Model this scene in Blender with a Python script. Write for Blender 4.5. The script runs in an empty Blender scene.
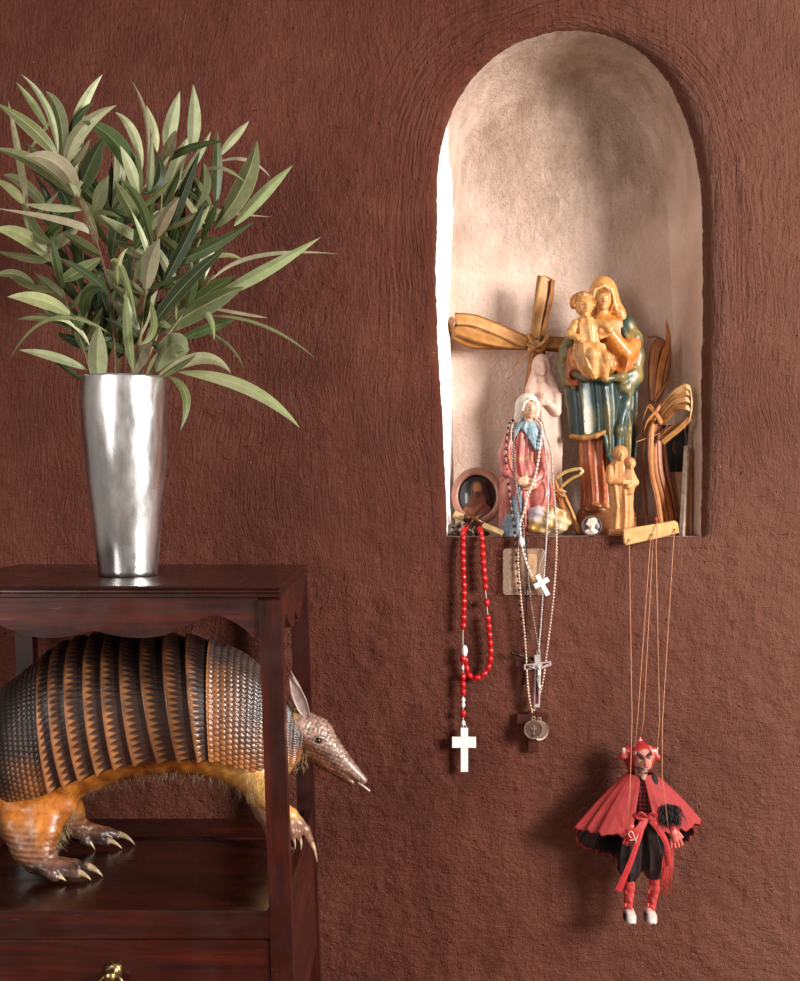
import bpy, math, random
import numpy as np
from mathutils import Vector, Matrix, noise as mn
R = math.radians
C = bpy.context.scene.collection
sc = bpy.context.scene

# ---------------------------------------------------------------- camera
D = 1.66          # camera distance in front of the wall face (wall face is the plane Y = 0)
F = 1160.0        # focal length in pixels of the 800 x 981 frame
ZE = 0.90         # camera height
cam_d = bpy.data.cameras.new('camera'); cam = bpy.data.objects.new('camera', cam_d); C.objects.link(cam)
cam.location = (0, -D, ZE); cam.rotation_euler = (R(90), 0, 0)
cam_d.sensor_fit = 'AUTO'; cam_d.sensor_width = 36; cam_d.lens = F*36/981
cam_d.clip_start = 0.05
sc.camera = cam
# ---------------------------------------------------------------- world, lamps, exposure
w = bpy.data.worlds.new('room_light'); sc.world = w; w.use_nodes = True
w.node_tree.nodes['Background'].inputs[0].default_value = (1.0, .88, .78, 1)
w.node_tree.nodes['Background'].inputs[1].default_value = 0.19
def area(name, loc, target, sx, sz, power, col):
    l = bpy.data.lights.new(name, 'AREA'); l.shape = 'RECTANGLE'; l.size = sx; l.size_y = sz; l.energy = power; l.color = col
    o = bpy.data.objects.new(name, l); C.objects.link(o); o.location = loc
    d = Vector(target)-Vector(loc); o.rotation_euler = d.to_track_quat('-Z', 'Y').to_euler()
    return o
area('window_daylight', (2.3, -1.75, 1.42), (0.1, 0, 1.1), .75, .95, 122, (1, .965, .92))
area('side_daylight', (-1.5, -2.6, 1.5), (.2, 0, 1.0), .4, 1.3, 20, (1, .95, .9))
sc.view_settings.view_transform = 'Standard'; sc.view_settings.look = 'None'
sc.view_settings.exposure = 0.38; sc.view_settings.gamma = 1; sc.view_settings.use_curve_mapping = False

# ---------------------------------------------------------------- helpers
def S(y): return F/(y+D)                      # pixels per metre at depth y
def P(px, py, y):                             # picture point + real depth -> place in the room
    s = S(y); return Vector(((px-400)/s, y, ZE-(py-490.5)/s))
def lin(c):
    return tuple(((v/255)/12.92 if v/255 <= .04045 else ((v/255+.055)/1.055)**2.4) for v in c)
def lina(a):
    a = np.asarray(a, float)/255
    return np.where(a <= .04045, a/12.92, ((a+.055)/1.055)**2.4)
ORG = {}
def origin(o): return ORG.get(o.name, Vector((0, 0, 0))) if o else Vector((0, 0, 0))
def tag(o, label=None, cat=None, group=None, kind=None):
    if label: o['label'] = label
    if cat: o['category'] = cat
    if group: o['group'] = group
    if kind: o['kind'] = kind
    return o
def thing(name, loc, label, cat, group=None):
    o = bpy.data.objects.new(name, None); C.objects.link(o); o.location = loc; o.empty_display_size = .01
    ORG[o.name] = Vector(loc); return tag(o, label, cat, group)
def link_mesh(name, V, Fc, mat, parent=None, cols=None, smooth=True, loc=None, attrs=None, mats=None):
    """V in room coordinates -> one mesh object (origin at loc or at the parent's origin)"""
    o0 = Vector(loc) if loc is not None else origin(parent)
    V = np.asarray(V, float).reshape(-1, 3) - np.array(o0)
    me = bpy.data.meshes.new(name)
    if isinstance(Fc, np.ndarray) and Fc.ndim == 2:
        n = Fc.shape[1]
        me.vertices.add(len(V)); me.vertices.foreach_set('co', V.astype(np.float32).ravel())
        me.loops.add(Fc.size); me.loops.foreach_set('vertex_index', Fc.astype(np.int32).ravel())
        me.polygons.add(len(Fc)); me.polygons.foreach_set('loop_start', (np.arange(len(Fc))*n).astype(np.int32))
        try: me.polygons.foreach_set('loop_total', np.full(len(Fc), n, np.int32))
        except Exception: pass
        me.update(calc_edges=True); me.validate()
    else:
        me.from_pydata([tuple(v) for v in V], [], Fc); me.update()
    if cols is not None:
        at = me.color_attributes.new('col', 'FLOAT_COLOR', 'POINT')
        c4 = np.ones((len(V), 4), np.float32); c4[:, :3] = np.asarray(cols)[:, :3]
        at.data.foreach_set('color', c4.ravel())
    if attrs:
        for k, a in attrs.items():
            at = me.attributes.new(k, 'FLOAT', 'POINT'); at.data.foreach_set('value', np.asarray(a, np.float32))
    if smooth: me.polygons.foreach_set('use_smooth', [True]*len(me.polygons))
    me.materials.append(mat)
    o = bpy.data.objects.new(name, me); C.objects.link(o)
    if parent:
        o.parent = parent; o.location = o0-origin(parent)
    else: o.location = o0
    ORG[o.name] = Vector(o0); return o
class MB:
    def __init__(s): s.v = []; s.f = []; s.c = []; s.smooth = True
    def add(s, vs, fs, col=None):
        b = len(s.v); s.v += [tuple(v) for v in vs]; s.f += [tuple(i+b for i in f) for f in fs]
        col = col if col is not None else (.5, .5, .5)
        if hasattr(col, 'ndim') and col.ndim == 2: s.c += [tuple(c) for c in col]
        else: s.c += [tuple(col)]*len(vs)
    def grid(s, G, col=None, cu=False, cv=False):      # G[i][j] points
        n, m = len(G), len(G[0]); vs = [p for r in G for p in r]; fs = []
        for i in range(n if cu else n-1):
            for j in range(m if cv else m-1):
                fs.append((i*m+j, i*m+(j+1) % m, ((i+1) % n)*m+(j+1) % m, ((i+1) % n)*m+j))
        s.add(vs, fs, col)
    def tube(s, pts, rad, n=8, col=None, closed=False, flat=1.0, up=None):
        pts = [Vector(p) for p in pts]; N = len(pts)
        rad = rad if hasattr(rad, '__len__') else [rad]*N
        prev = None; rings = []
        for i, p in enumerate(pts):
            a = pts[(i+1) % N] if closed else pts[min(i+1, N-1)]; b = pts[(i-1) % N] if closed else pts[max(i-1, 0)]
            t = (a-b); t = t.normalized() if t.length > 1e-9 else Vector((0, 0, 1))
            if prev is None:
                u = Vector(up) if up else (Vector((0, 1, 0)) if abs(t.y) < .9 else Vector((1, 0, 0)))
            else: u = prev
            u = u - t*u.dot(t); u = u.normalized() if u.length > 1e-6 else t.orthogonal().normalized()
            prev = u; q = t.cross(u)
            rings.append([p+(u*math.cos(2*math.pi*k/n)*flat+q*math.sin(2*math.pi*k/n))*rad[i] for k in range(n)])
        s.grid(rings, col, cu=closed, cv=True)
        if not closed:
            b = len(s.v)-N*n
            s.f.append(tuple(b+k for k in range(n))[::-1]); s.f.append(tuple(b+(N-1)*n+k for k in range(n)))
    def ball(s, c, r, n=10, m=7, col=None, rot=None):
        r = r if hasattr(r, '__len__') else (r, r, r); c = Vector(c); vs = []; fs = []
        for i in range(1, m):
            t = math.pi*i/m
            for k in range(n):
                p = Vector((r[0]*math.sin(t)*math.cos(2*math.pi*k/n), r[1]*math.sin(t)*math.sin(2*math.pi*k/n), r[2]*math.cos(t)))
                vs.append(c+(rot @ p if rot else p))
        a = len(vs); top = Vector((0, 0, r[2])); vs += [c+(rot @ top if rot else top), c-(rot @ top if rot else top)]
        for i in range(m-2):
            for k in range(n): fs.append((i*n+k, (i+1)*n+k, (i+1)*n+(k+1) % n, i*n+(k+1) % n))
        for k in range(n): fs.append((a, k, (k+1) % n)); fs.append((a+1, (m-2)*n+(k+1) % n, (m-2)*n+k))
        s.add(vs, fs, col)
    def lathe(s, prof, c, n=48, col=None, axis=None, cap=True, sy=1.0):       # prof (r, z)
        c = Vector(c); q = axis.to_track_quat('Z', 'Y').to_matrix() if axis is not None else Matrix.Identity(3)
        G = [[c+q @ Vector((r*math.cos(2*math.pi*k/n), sy*r*math.sin(2*math.pi*k/n), z)) for k in range(n)] for r, z in prof]
        s.grid(G, col, cv=True)
        if cap:
            b = len(s.v)-len(prof)*n; s.f.append(tuple(b+k for k in range(n))[::-1]); s.f.append(tuple(b+(len(prof)-1)*n+k for k in range(n)))
    def prism(s, poly, d, col=None, bev=0.0):
        """poly: list of 3d points (planar), d: extrusion vector; bev: rim bevel"""
        poly = [Vector(p) for p in poly]; d = Vector(d); n = len(poly); L = d.length; dn = d/L
        if bev > 0:
            cen = sum(poly, Vector())/n; rings = []
            def off(e):
                out = []
                for i, p in enumerate(poly):
                    a = (poly[i-1]-p).normalized(); b = (poly[(i+1) % n]-p).normalized()
                    m = (a+b)
                    na = dn.cross(a); nb = -dn.cross(b)
                    h = (na+nb); h = h.normalized() if h.length > 1e-6 else na
                    k = max(.35, abs(h.dot(na)))
                    q1 = p+h*e/k
                    out.append(q1)
                return out
            # orientation: make sure a positive offset goes inwards
            ar = Vector()
            for i in range(n): ar += (poly[i]-cen).cross(poly[(i+1) % n]-cen)
            sg = -1 if ar.dot(dn) > 0 else 1
            rings = [off(-sg*bev*1.0 if False else sg*(-bev)), poly, poly, off(sg*(-bev))]
            inn = off(sg*(-bev))
            if (sum(((q-cen).length for q in inn)) > sum(((q-cen).length for q in poly))): inn = off(sg*bev)
            G = [inn, [p+dn*bev for p in poly], [p+dn*(L-bev) for p in poly], [p+d for p in inn]]
        else: G = [poly, [p+d for p in poly]]
        s.grid(G, col, cv=True); b = len(s.v)-len(G)*n
        s.f.append(tuple(b+k for k in range(n))[::-1]); s.f.append(tuple(b+(len(G)-1)*n+k for k in range(n)))
    def box(s, a, b, col=None, bev=0.0):
        a = Vector(a); b = Vector(b)
        s.prism([(a.x, a.y, a.z), (b.x, a.y, a.z), (b.x, b.y, a.z), (a.x, b.y, a.z)], (0, 0, b.z-a.z), col, bev)
    def xf(s, fn): s.v = [tuple(fn(Vector(v))) for v in s.v]; return s
    def build(s, name, mat, parent=None, smooth=None, loc=None):
        o = link_mesh(name, s.v, s.f, mat, parent, np.array(s.c), smooth if smooth is not None else s.smooth, loc)
        me = o.data
        import bmesh
        bm = bmesh.new(); bm.from_mesh(me); bmesh.ops.recalc_face_normals(bm, faces=bm.faces[:]); bm.to_mesh(me); bm.free()
        return o
def autosmooth(o, deg=35):
    me = o.data
    me.polygons.foreach_set('use_smooth', [True]*len(me.polygons))
    import bmesh
    bm = bmesh.new(); bm.from_mesh(me)
    for e in bm.edges:
        e.smooth = not (len(e.link_faces) == 2 and e.calc_face_angle(0) > R(deg))
    bm.to_mesh(me); bm.free(); return o

class N:      # small node writer
    def __init__(s, name):
        s.m = bpy.data.materials.new(name); s.m.use_nodes = True; s.t = s.m.node_tree; s.t.nodes.clear()
        s.out = s.t.nodes.new('ShaderNodeOutputMaterial'); s.b = s.t.nodes.new('ShaderNodeBsdfPrincipled')
        s.t.links.new(s.b.outputs[0], s.out.inputs[0])
    def n(s, typ, props={}, **ins):
        x = s.t.nodes.new('ShaderNode'+typ)
        for k, v in props.items(): setattr(x, k, v)
        for k, v in ins.items():
            key = int(k[1:]) if k[0] == 'i' and k[1:].isdigit() else k.replace('_', ' ')
            s.set(x.inputs[key], v)
        return x
    def set(s, inp, v):
        if isinstance(v, bpy.types.NodeSocket): s.t.links.new(v, inp)
        elif isinstance(v, bpy.types.Node): s.t.links.new(v.outputs[0], inp)
        else:
            if hasattr(v, '__len__') and len(v) == 3 and inp.type == 'RGBA': v = (*v, 1)
            inp.default_value = v
    def math(s, op, a, b=0.0, c=None):
        x = s.n('Math', {'operation': op}, i0=a, i1=b)
        if c is not None: s.set(x.inputs[2], c)
        return x.outputs[0]
    def mix(s, f, a, b, mode='MIX'):
        x = s.n('Mix', {'data_type': 'RGBA', 'blend_type': mode}); s.set(x.inputs[0], f); s.set(x.inputs[6], a); s.set(x.inputs[7], b); return x.outputs[2]
    def ramp(s, f, stops):
        x = s.n('ValToRGB'); s.set(x.inputs[0], f); e = x.color_ramp.elements
        while len(e) < len(stops): e.new(.5)
        for q, (p, c) in zip(e, stops): q.position = p; q.color = (*c, 1) if len(c) == 3 else c
        return x.outputs[0]
    def rng(s, v, a, b, c=0., d=1., smooth=False):
        x = s.n('MapRange', {'interpolation_type': 'SMOOTHSTEP' if smooth else 'LINEAR'}, i0=v, i1=a, i2=b, i3=c, i4=d); return x.outputs[0]
    def noise(s, vec, scale, detail=3., rough=.5, dist=0.):
        x = s.n('TexNoise', {}, Scale=scale, Detail=detail, Roughness=rough, Distortion=dist)
        if vec is not None: s.set(x.inputs['Vector'], vec)
        return x.outputs[0]
    def mapping(s, vec, scale=(1, 1, 1), rot=(0, 0, 0), loc=(0, 0, 0)):
        x = s.n('Mapping', {}, Scale=scale, Rotation=rot, Location=loc); s.set(x.inputs[0], vec); return x.outputs[0]
    def bump(s, h, strength=1., dist=.001, normal=None):
        x = s.n('Bump', {}, Strength=strength, Distance=dist, Height=h)
        if normal is not None: s.set(x.inputs['Normal'], normal)
        return x.outputs[0]
    def P(s, **k):
        for a, v in k.items(): s.set(s.b.inputs[a.replace('_', ' ')], v)
        return s
def obj_co(n): return n.n('TexCoord').outputs['Object']
def paint_mat(name, rough=.5, metal=0., coat=0., spec=.5, bump=0., bscale=400, sss=0., vary=.12, trans=0., coat_r=.1):
    n = N(name); co = obj_co(n)
    at = n.n('Attribute', {'attribute_name': 'col'}).outputs['Color']
    nz = n.noise(co, bscale*.4, 4)
    col = n.mix(n.rng(nz, .35, .7), at, n.mix(1., at, (1-vary*2.2, 1-vary*2.4, 1-vary*2.6), 'MULTIPLY'))
    n.P(Base_Color=col, Roughness=rough, Metallic=metal, Coat_Weight=coat, Coat_Roughness=coat_r, Specular_IOR_Level=spec)
    if sss: n.P(Subsurface_Weight=sss, Subsurface_Radius=(.01, .005, .003), Subsurface_Scale=.5)
    if trans: n.P(Transmission_Weight=trans)
    if bump: n.P(Normal=n.bump(n.noise(co, bscale, 3), bump, .0006))
    return n.m

# ---------------------------------------------------------------- wall plaster
def wall_material():
    n = N('painted_plaster'); co = obj_co(n)
    pa = n.n('Attribute', {'attribute_name': 'paint'}).outputs['Fac']          # mm inside the niche mouth
    inz = n.n('Attribute', {'attribute_name': 'sill'}).outputs['Fac']
    sep = n.n('SeparateXYZ', {}, i0=co); X, Y, Z = sep.outputs[0], sep.outputs[1], sep.outputs[2]
    # brush strokes: around the arch, vertical, diagonal
    ax = n.math('SUBTRACT', X, .248); az = n.math('SUBTRACT', Z, 1.345)
    azc = n.math('MAXIMUM', az, -.02)
    rad = n.math('SQRT', n.math('ADD', n.math('MULTIPLY', ax, ax), n.math('MULTIPLY', azc, azc)))
    ang = n.math('ARCTAN2', azc, ax)
    warp = n.noise(co, 5., 2)
    radw = n.math('ADD', rad, n.math('MULTIPLY', warp, .05))
    polar = n.n('CombineXYZ', {}, i0=n.math('MULTIPLY', radw, 210.), i1=n.math('MULTIPLY', ang, 5.), i2=n.math('MULTIPLY', Z, 10.)).outputs[0]
    s_pol = n.noise(polar, 1., 4, .6)
    wv = n.n('VectorMath', {'operation': 'ADD'}, i0=co, i1=n.n('VectorMath', {'operation': 'SCALE'}, i0=n.n('TexNoise', {}, Vector=co, Scale=3.5, Detail=2.).outputs['Color'], Scale=.10).outputs[0]).outputs[0]
    s_ver = n.noise(n.mapping(wv, (330, 60, 48)), 1., 4, .65)
    s_dia = n.noise(n.mapping(wv, (300, 60, 50), (0, R(-38), 0)), 1., 4, .65)
    s_dib = n.noise(n.mapping(wv, (330, 60, 40), (0, R(32), 0)), 1., 4, .65)
    s_hor = n.noise(n.mapping(wv, (90, 60, 210), (0, R(20), 0)), 1., 4, .6)
    m1 = n.rng(n.math('ADD', X, n.math('MULTIPLY', warp, .3)), .0, .2)         # diagonal on the left, vertical by the niche
    low = n.rng(n.math('ADD', Z, n.math('MULTIPLY', warp, .3)), .92, .80)
    near = n.rng(rad, .36, .24)
    dm = n.rng(n.noise(co, 2.7, 2), .47, .56); m3 = n.rng(n.noise(n.mapping(co, (1, 1, 1), (0, 0, 0), (4, 2, 1)), 3.4, 2), .52, .6)
    st = n.mix(n.math('MULTIPLY', m1, dm), s_dia, s_ver); st = n.mix(m3, st, s_dib); st = n.mix(low, st, s_hor); st = n.mix(n.math('MULTIPLY', near, n.rng(Z, 1.0, 1.2)), st, s_pol)
    wide = n.noise(n.mapping(wv, (120, 50, 20), (0, R(-8), 0)), 1., 3, .6)
    st = n.math('ADD', n.math('MULTIPLY', st, .72), n.math('MULTIPLY', wide, .28))
    grain = n.noise(co, 420., 3, .7)
    lump = n.noise(co, 38., 4, .55)
    pits = n.n('TexVoronoi', {'feature': 'F1'}, Vector=co, Scale=75.).outputs[0]
    pit = n.rng(pits, .0, .16, 1., 0., True)
    pitm = n.math('MULTIPLY', pit, n.rng(n.noise(co, 22., 2), .5, .66))
    amp = n.math('ADD', .22, n.math('MULTIPLY', n.rng(n.noise(co, 7., 3), .38, .64), n.rng(Z, .72, 1.0, .18, 1.15)))
    amp = n.math('ADD', amp, n.math('MULTIPLY', n.rng(n.math('ABSOLUTE', ax), .34, .22), n.rng(Z, .80, .95, 0., .55)))
    h = n.math('ADD', n.math('MULTIPLY', n.math('SUBTRACT', st, .5), n.math('MULTIPLY', amp, 1.45)), n.math('MULTIPLY', grain, .42))
    scr = n.rng(n.noise(n.mapping(wv, (26, 30, 210), (0, R(24), 0)), 1., 2), .70, .76)
    h = n.math('SUBTRACT', h, n.math('MULTIPLY', scr, .16))
    nub = n.rng(n.n('TexVoronoi', {}, Vector=co, Scale=115.).outputs[0], .12, .03, 0, 1, True)
    h = n.math('ADD', h, n.math('MULTIPLY', n.math('MULTIPLY', nub, n.rng(n.noise(co, 19., 2), .5, .62)), .9))
    h = n.math('ADD', h, n.math('MULTIPLY', lump, 1.5)); h = n.math('SUBTRACT', h, n.math('MULTIPLY', pitm, 1.0))
    # brown paint
    big = n.noise(co, 3.2, 3, .6); mid = n.noise(co, 14., 4, .6)
    brown = n.ramp(n.math('ADD', n.math('MULTIPLY', big, .6), n.math('MULTIPLY', mid, .4)), [(.32, lin((76, 34, 23))), (.5, lin((96, 47, 33))), (.68, lin((114, 65, 48)))])
    grey = n.mix(n.rng(n.math('ADD', n.math('MULTIPLY', big, .5), X), .35, .95), brown, lin((112, 71, 55)))
    brown = n.mix(n.rng(st, .52, .75), grey, n.mix(.16, grey, lin((140, 90, 72))))
    brown = n.mix(n.rng(st, .5, .3), brown, n.mix(.22, brown, lin((62, 30, 24))))
    fleck = n.math('MULTIPLY', n.rng(n.noise(co, 260., 2), .71, .76), n.rng(n.noise(co, 16., 3), .5, .62))
    brown = n.mix(n.math('MULTIPLY', fleck, .5), brown, lin((215, 175, 155)))
    # cream limewash with grime under the vault
    cream = n.mix(n.rng(n.noise(co, 12., 4), .35, .7), lin((222, 196, 180)), lin((206, 176, 158)))
    gx = n.math('SUBTRACT', X, .245); gz = n.math('SUBTRACT', Z, 1.47)
    gd = n.math('SQRT', n.math('ADD', n.math('MULTIPLY', n.math('MULTIPLY', gx, gx), 1.1), n.math('MULTIPLY', gz, gz)))
    streak = n.math('ADD', n.math('MULTIPLY', n.noise(n.mapping(wv, (30, 30, 14), (0, R(35), 0)), 1., 6, .7), .7), n.math('MULTIPLY', n.noise(polar, .35, 5, .7), .3))
    gr = n.math('MULTIPLY', n.rng(n.math('ADD', gd, n.math('MULTIPLY', n.math('SUBTRACT', n.noise(co, 17., 5, .65), .5), .2)), .27, .06), n.rng(streak, .25, .62))
    cream = n.mix(n.math('MULTIPLY', gr, .72), cream, lin((132, 106, 82)))
    spk = n.rng(n.noise(co, 300., 3, .7), .58, .68)
    cream = n.mix(n.math('MULTIPLY', n.math('MULTIPLY', spk, n.rng(gr, .1, .5)), .6), cream, lin((96, 68, 52)))
    spk2 = n.math('MULTIPLY', n.rng(n.noise(co, 110., 3, .7), .70, .74), .5)
    cream = n.mix(spk2, cream, lin((120, 80, 60)))
    sillc = n.mix(n.noise(co, 60., 4), lin((205, 182, 178)), lin((150, 120, 114)))
    lm = n.n('Attribute', {'attribute_name': 'jamb_white'}).outputs['Fac']; wj = n.rng(n.math('ADD', lm, n.math('MULTIPLY', n.math('SUBTRACT', n.noise(co, 40., 4), .5), .12)), .46, .56)
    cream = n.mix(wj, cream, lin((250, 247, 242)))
    cream = n.mix(inz, cream, sillc)
    edge = n.math('ADD', pa, n.math('MULTIPLY', n.math('SUBTRACT', n.math('ADD', n.math('MULTIPLY', n.noise(co, 60., 3, .7), .5), n.math('MULTIPLY', n.noise(co, 230., 4, .75), .5)), .5), 13.))
    mk = n.rng(edge, -.6, .6)
    col = n.mix(mk, brown, cream)
    hs = n.mix(mk, h, n.math('ADD', n.math('MULTIPLY', n.noise(co, 130., 4, .6), .45), n.math('MULTIPLY', n.math('MULTIPLY', n.noise(co, 330., 4, .7), .5), n.rng(gr, 0., .5))))
    n.P(Base_Color=col, Roughness=n.mix(mk, (.5, .5, .5), (.85, .85, .85)), Specular_IOR_Level=.24, Normal=n.bump(hs, 1., .0078))
    return n.m
front = [(447, 537), (446, 500), (444, 460), (441, 400), (438, 340), (436, 280), (436, 220), (438, 172), (445, 133), (458, 98), (480, 67), (509, 43), (543, 30),
         (580, 26.5), (613, 32), (643, 47), (667, 71), (684, 101), (697, 137), (704, 175), (706.5, 215), (707, 300), (706, 400), (705, 470), (704, 537)]
back = [(455, 534), (454, 500), (453, 460), (452, 400), (451.5, 340), (451, 280), (452, 240), (456, 205), (464, 172), (476, 145), (494, 121), (520, 102), (547, 93),
        (577, 90), (603, 95), (624, 108), (641, 128), (652, 150), (660, 178), (665, 205), (668, 235), (671, 300), (672, 400), (673, 470), (674, 534)]
ND = .155
def catmull(pts, k):
    out = []
    for i in range(len(pts)-1):
        p0 = pts[max(i-1, 0)]; p1 = pts[i]; p2 = pts[i+1]; p3 = pts[min(i+2, len(pts)-1)]
        for j in range(k):
            t = j/k
            out.append(tuple(.5*((2*b)+(-a+c)*t+(2*a-5*b+4*c-d)*t*t+(-a+3*b-3*c+d)*t**3) for a, b, c, d in zip(p0, p1, p2, p3)))
    out.append(tuple(pts[-1])); return out
SILL = P(570, 537, 0).z
def build_wall():
    K = 18
    fr = [P(x, y, 0) for x, y in catmull(front, K)]; bk = [P(x, y, ND) for x, y in catmull(back, K)]
    A = np.array([(p.x, p.z) for p in fr]); B = np.array([(p.x, p.z) for p in bk]); nside = len(A)
    nb = 110
    A2 = np.array([A[-1]+(A[0]-A[-1])*i/nb for i in range(1, nb)]); B2 = np.array([B[-1]+(B[0]-B[-1])*i/nb for i in range(1, nb)])
    A = np.vstack([A, A2]); B = np.vstack([B, B2]); A[nside-1:, 1] = SILL; A[0, 1] = SILL; B[nside-1:, 1] = SILL; B[0, 1] = SILL
    isb = np.zeros(len(A)); isb[nside-1:] = 1; isb[0] = 1
    n = len(A); cen = np.array([.248, 1.17])
    tang = np.roll(A, -1, 0)-np.roll(A, 1, 0); nor = np.stack([-tang[:, 1], tang[:, 0]], 1); nor /= np.linalg.norm(nor, axis=1)[:, None]
    sgn = np.sign(((A-cen)*nor).sum(1)); nor *= sgn[:, None]
    # outer frame
    x0, x1, z0, z1 = -1.5, 1.7, 0., 2.5
    d = A-cen; d /= np.linalg.norm(d, axis=1)[:, None]
    tx = np.where(d[:, 0] > 0, (x1-cen[0])/np.maximum(d[:, 0], 1e-9), (x0-cen[0])/np.minimum(d[:, 0], -1e-9))
    tz = np.where(d[:, 1] > 0, (z1-cen[1])/np.maximum(d[:, 1], 1e-9), (z0-cen[1])/np.minimum(d[:, 1], -1e-9))
    O = cen+d*np.minimum(tx, tz)[:, None]
    for cx, cz in ((x0, z0), (x1, z0), (x0, z1), (x1, z1)):
        i = np.argmin((O[:, 0]-cx)**2+(O[:, 1]-cz)**2); O[i] = (cx, cz)
    rings = []; paint = []; sill = []; jamb_white = []
    M = 120
    w_ = np.where(isb > 0, .35, 1.)[:, None]
    rightish = np.clip((A[:, 0]-.30)/.1, 0, 1)*np.clip((A[:, 1]-.9)/.1, 0, 1)
    w_ = w_*(1+.5*rightish[:, None]) * np.where((A[:, 0] < .12) & (A[:, 1] < 1.2), .6, 1.)[:, None]
    base = A+nor*.024*w_
    for i in range(M):
        t = 1-i/(M); t = t**1.7
        q = base*(1-t)+O*t
        rings.append(np.column_stack([q[:, 0], np.zeros(n), q[:, 1]])); paint.append(-np.full(n, 20+500*t)); sill.append(np.zeros(n))
    for o, y in ((.024, 0.), (.019, .0005), (.0145, .0016), (.0105, .0032), (.007, .0055), (.0045, .008), (.002, .012), (.0006, .0165)):
        q = A+nor*o*w_; rings.append(np.column_stack([q[:, 0], y*w_[:, 0], q[:, 1]])); paint.append(-np.full(n, o*700+.8)); sill.append(isb)
    J = 60; left = (A[:, 0] < .16) & (A[:, 1] < 1.36)
    lf_ = np.clip((.22-A[:, 0])/.14, 0, 1)*np.clip((1.53-A[:, 1])/.2, 0, 1)*(isb < 1)  # mask: whiter left jamb, fading out rightwards and upwards
    for i in range(1, J+1):
        s = i/J; th = s*math.pi/2
        y = .0165*w_[:, 0]+(ND-.0165*w_[:, 0])*(1-(1-s)**1.9); f1 = (1-math.cos(th))**1.15; f2 = .85*min(1, s/.45)+.15*max(0, (s-.45)/.55); f = (f1+(f2-f1)*lf_)[:, None]
        q = A*(1-f)+B*f
        z = np.where(isb > 0, SILL, q[:, 1])
        rings.append(np.column_stack([q[:, 0], y, z])); paint.append(np.full(n, 1.2+130*s)); jamb_white.append(1-np.clip((1.5+40*s+60*(1-lf_)**1.5)/49., 0, 1)); sill.append(isb*(1. if i < J-3 else 0.))
    cb = np.array([.245, 1.05])
    for i in range(1, 26):
        s = i/26; q = B*(1-s)+cb*s*1.0
        rings.append(np.column_stack([q[:, 0], np.full(n, ND+.012*(1-(1-s)**2)), q[:, 1]])); paint.append(np.full(n, 60.)); sill.append(np.zeros(n))
    rings.append(np.tile(np.array([cb[0], ND+.012, cb[1]]), (n, 1))+np.column_stack([(B-cb)[:, 0]*1e-4, np.zeros(n), (B-cb)[:, 1]*1e-4])); paint.append(np.full(n, 60.)); sill.append(np.zeros(n))
    V = np.vstack(rings); Rn = len(rings); lv = np.zeros(len(V)); k0 = (120+8)*n; lv[k0:k0+J*n] = np.concatenate(jamb_white)
    idx = np.arange(Rn*n).reshape(Rn, n)
    a = idx[:-1]; b = idx[1:]
    Fc = np.stack([a, np.roll(a, -1, 1), np.roll(b, -1, 1), b], -1).reshape(-1, 4)
    # hand-made unevenness
    V3 = V.copy(); pv = np.concatenate(paint); sv = np.concatenate(sill)
    for i in range(len(V)):
        x, y, z = V[i]
        p = pv[i]
        if p < -25: V3[i, 1] += (mn.noise((x*7, 3, z*7))*.0030+mn.noise((x*24, 9, z*20))*.0010)
        elif sv[i] > .5: V3[i, 2] += mn.noise((x*30, y*30, 2))*.0006
        else:
            k = min(1., (p+25)/25) if p < 0 else 1.
            g = mn.noise((x*9, y*9, z*9)); g2 = mn.noise((x*40+5, y*30, z*40)); g3 = mn.noise((x*130, y*60+4, z*130))
            r = np.array([x-.248, 0, z-1.17]); r /= max(1e-6, np.linalg.norm(r))
            V3[i] += r*((g*.004+g2*.0016+(g3*.0026*max(0, 1-abs(p)/14) if p < 14 else 0))*(.5 if p < 0 else 1))*k
            V3[i, 1] += (g*.003+g2*.0008)*(1 if p > 0 else .5)
    o = link_mesh('wall_back', V3, Fc[:, ::-1], wall_material(), attrs={'paint': pv, 'sill': sv, 'jamb_white': lv})
    tag(o, kind='structure'); return o
build_wall()
n = N('worn_floor_tiles'); co = obj_co(n)
br = n.n('TexBrick', {'offset': 0.}, Vector=co, Color1=lin((120, 66, 46)), Color2=lin((104, 56, 40)), Mortar=lin((80, 60, 50)), Scale=3.3, Mortar_Size=.02, Brick_Width=1., Row_Height=1.)
n.P(Base_Color=br.outputs[0], Roughness=.6)
mb = MB(); mb.box((-1.5, -3.2, -.05), (1.7, 0.2, 0)); tag(mb.build('floor', n.m, smooth=False), kind='structure')

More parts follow.
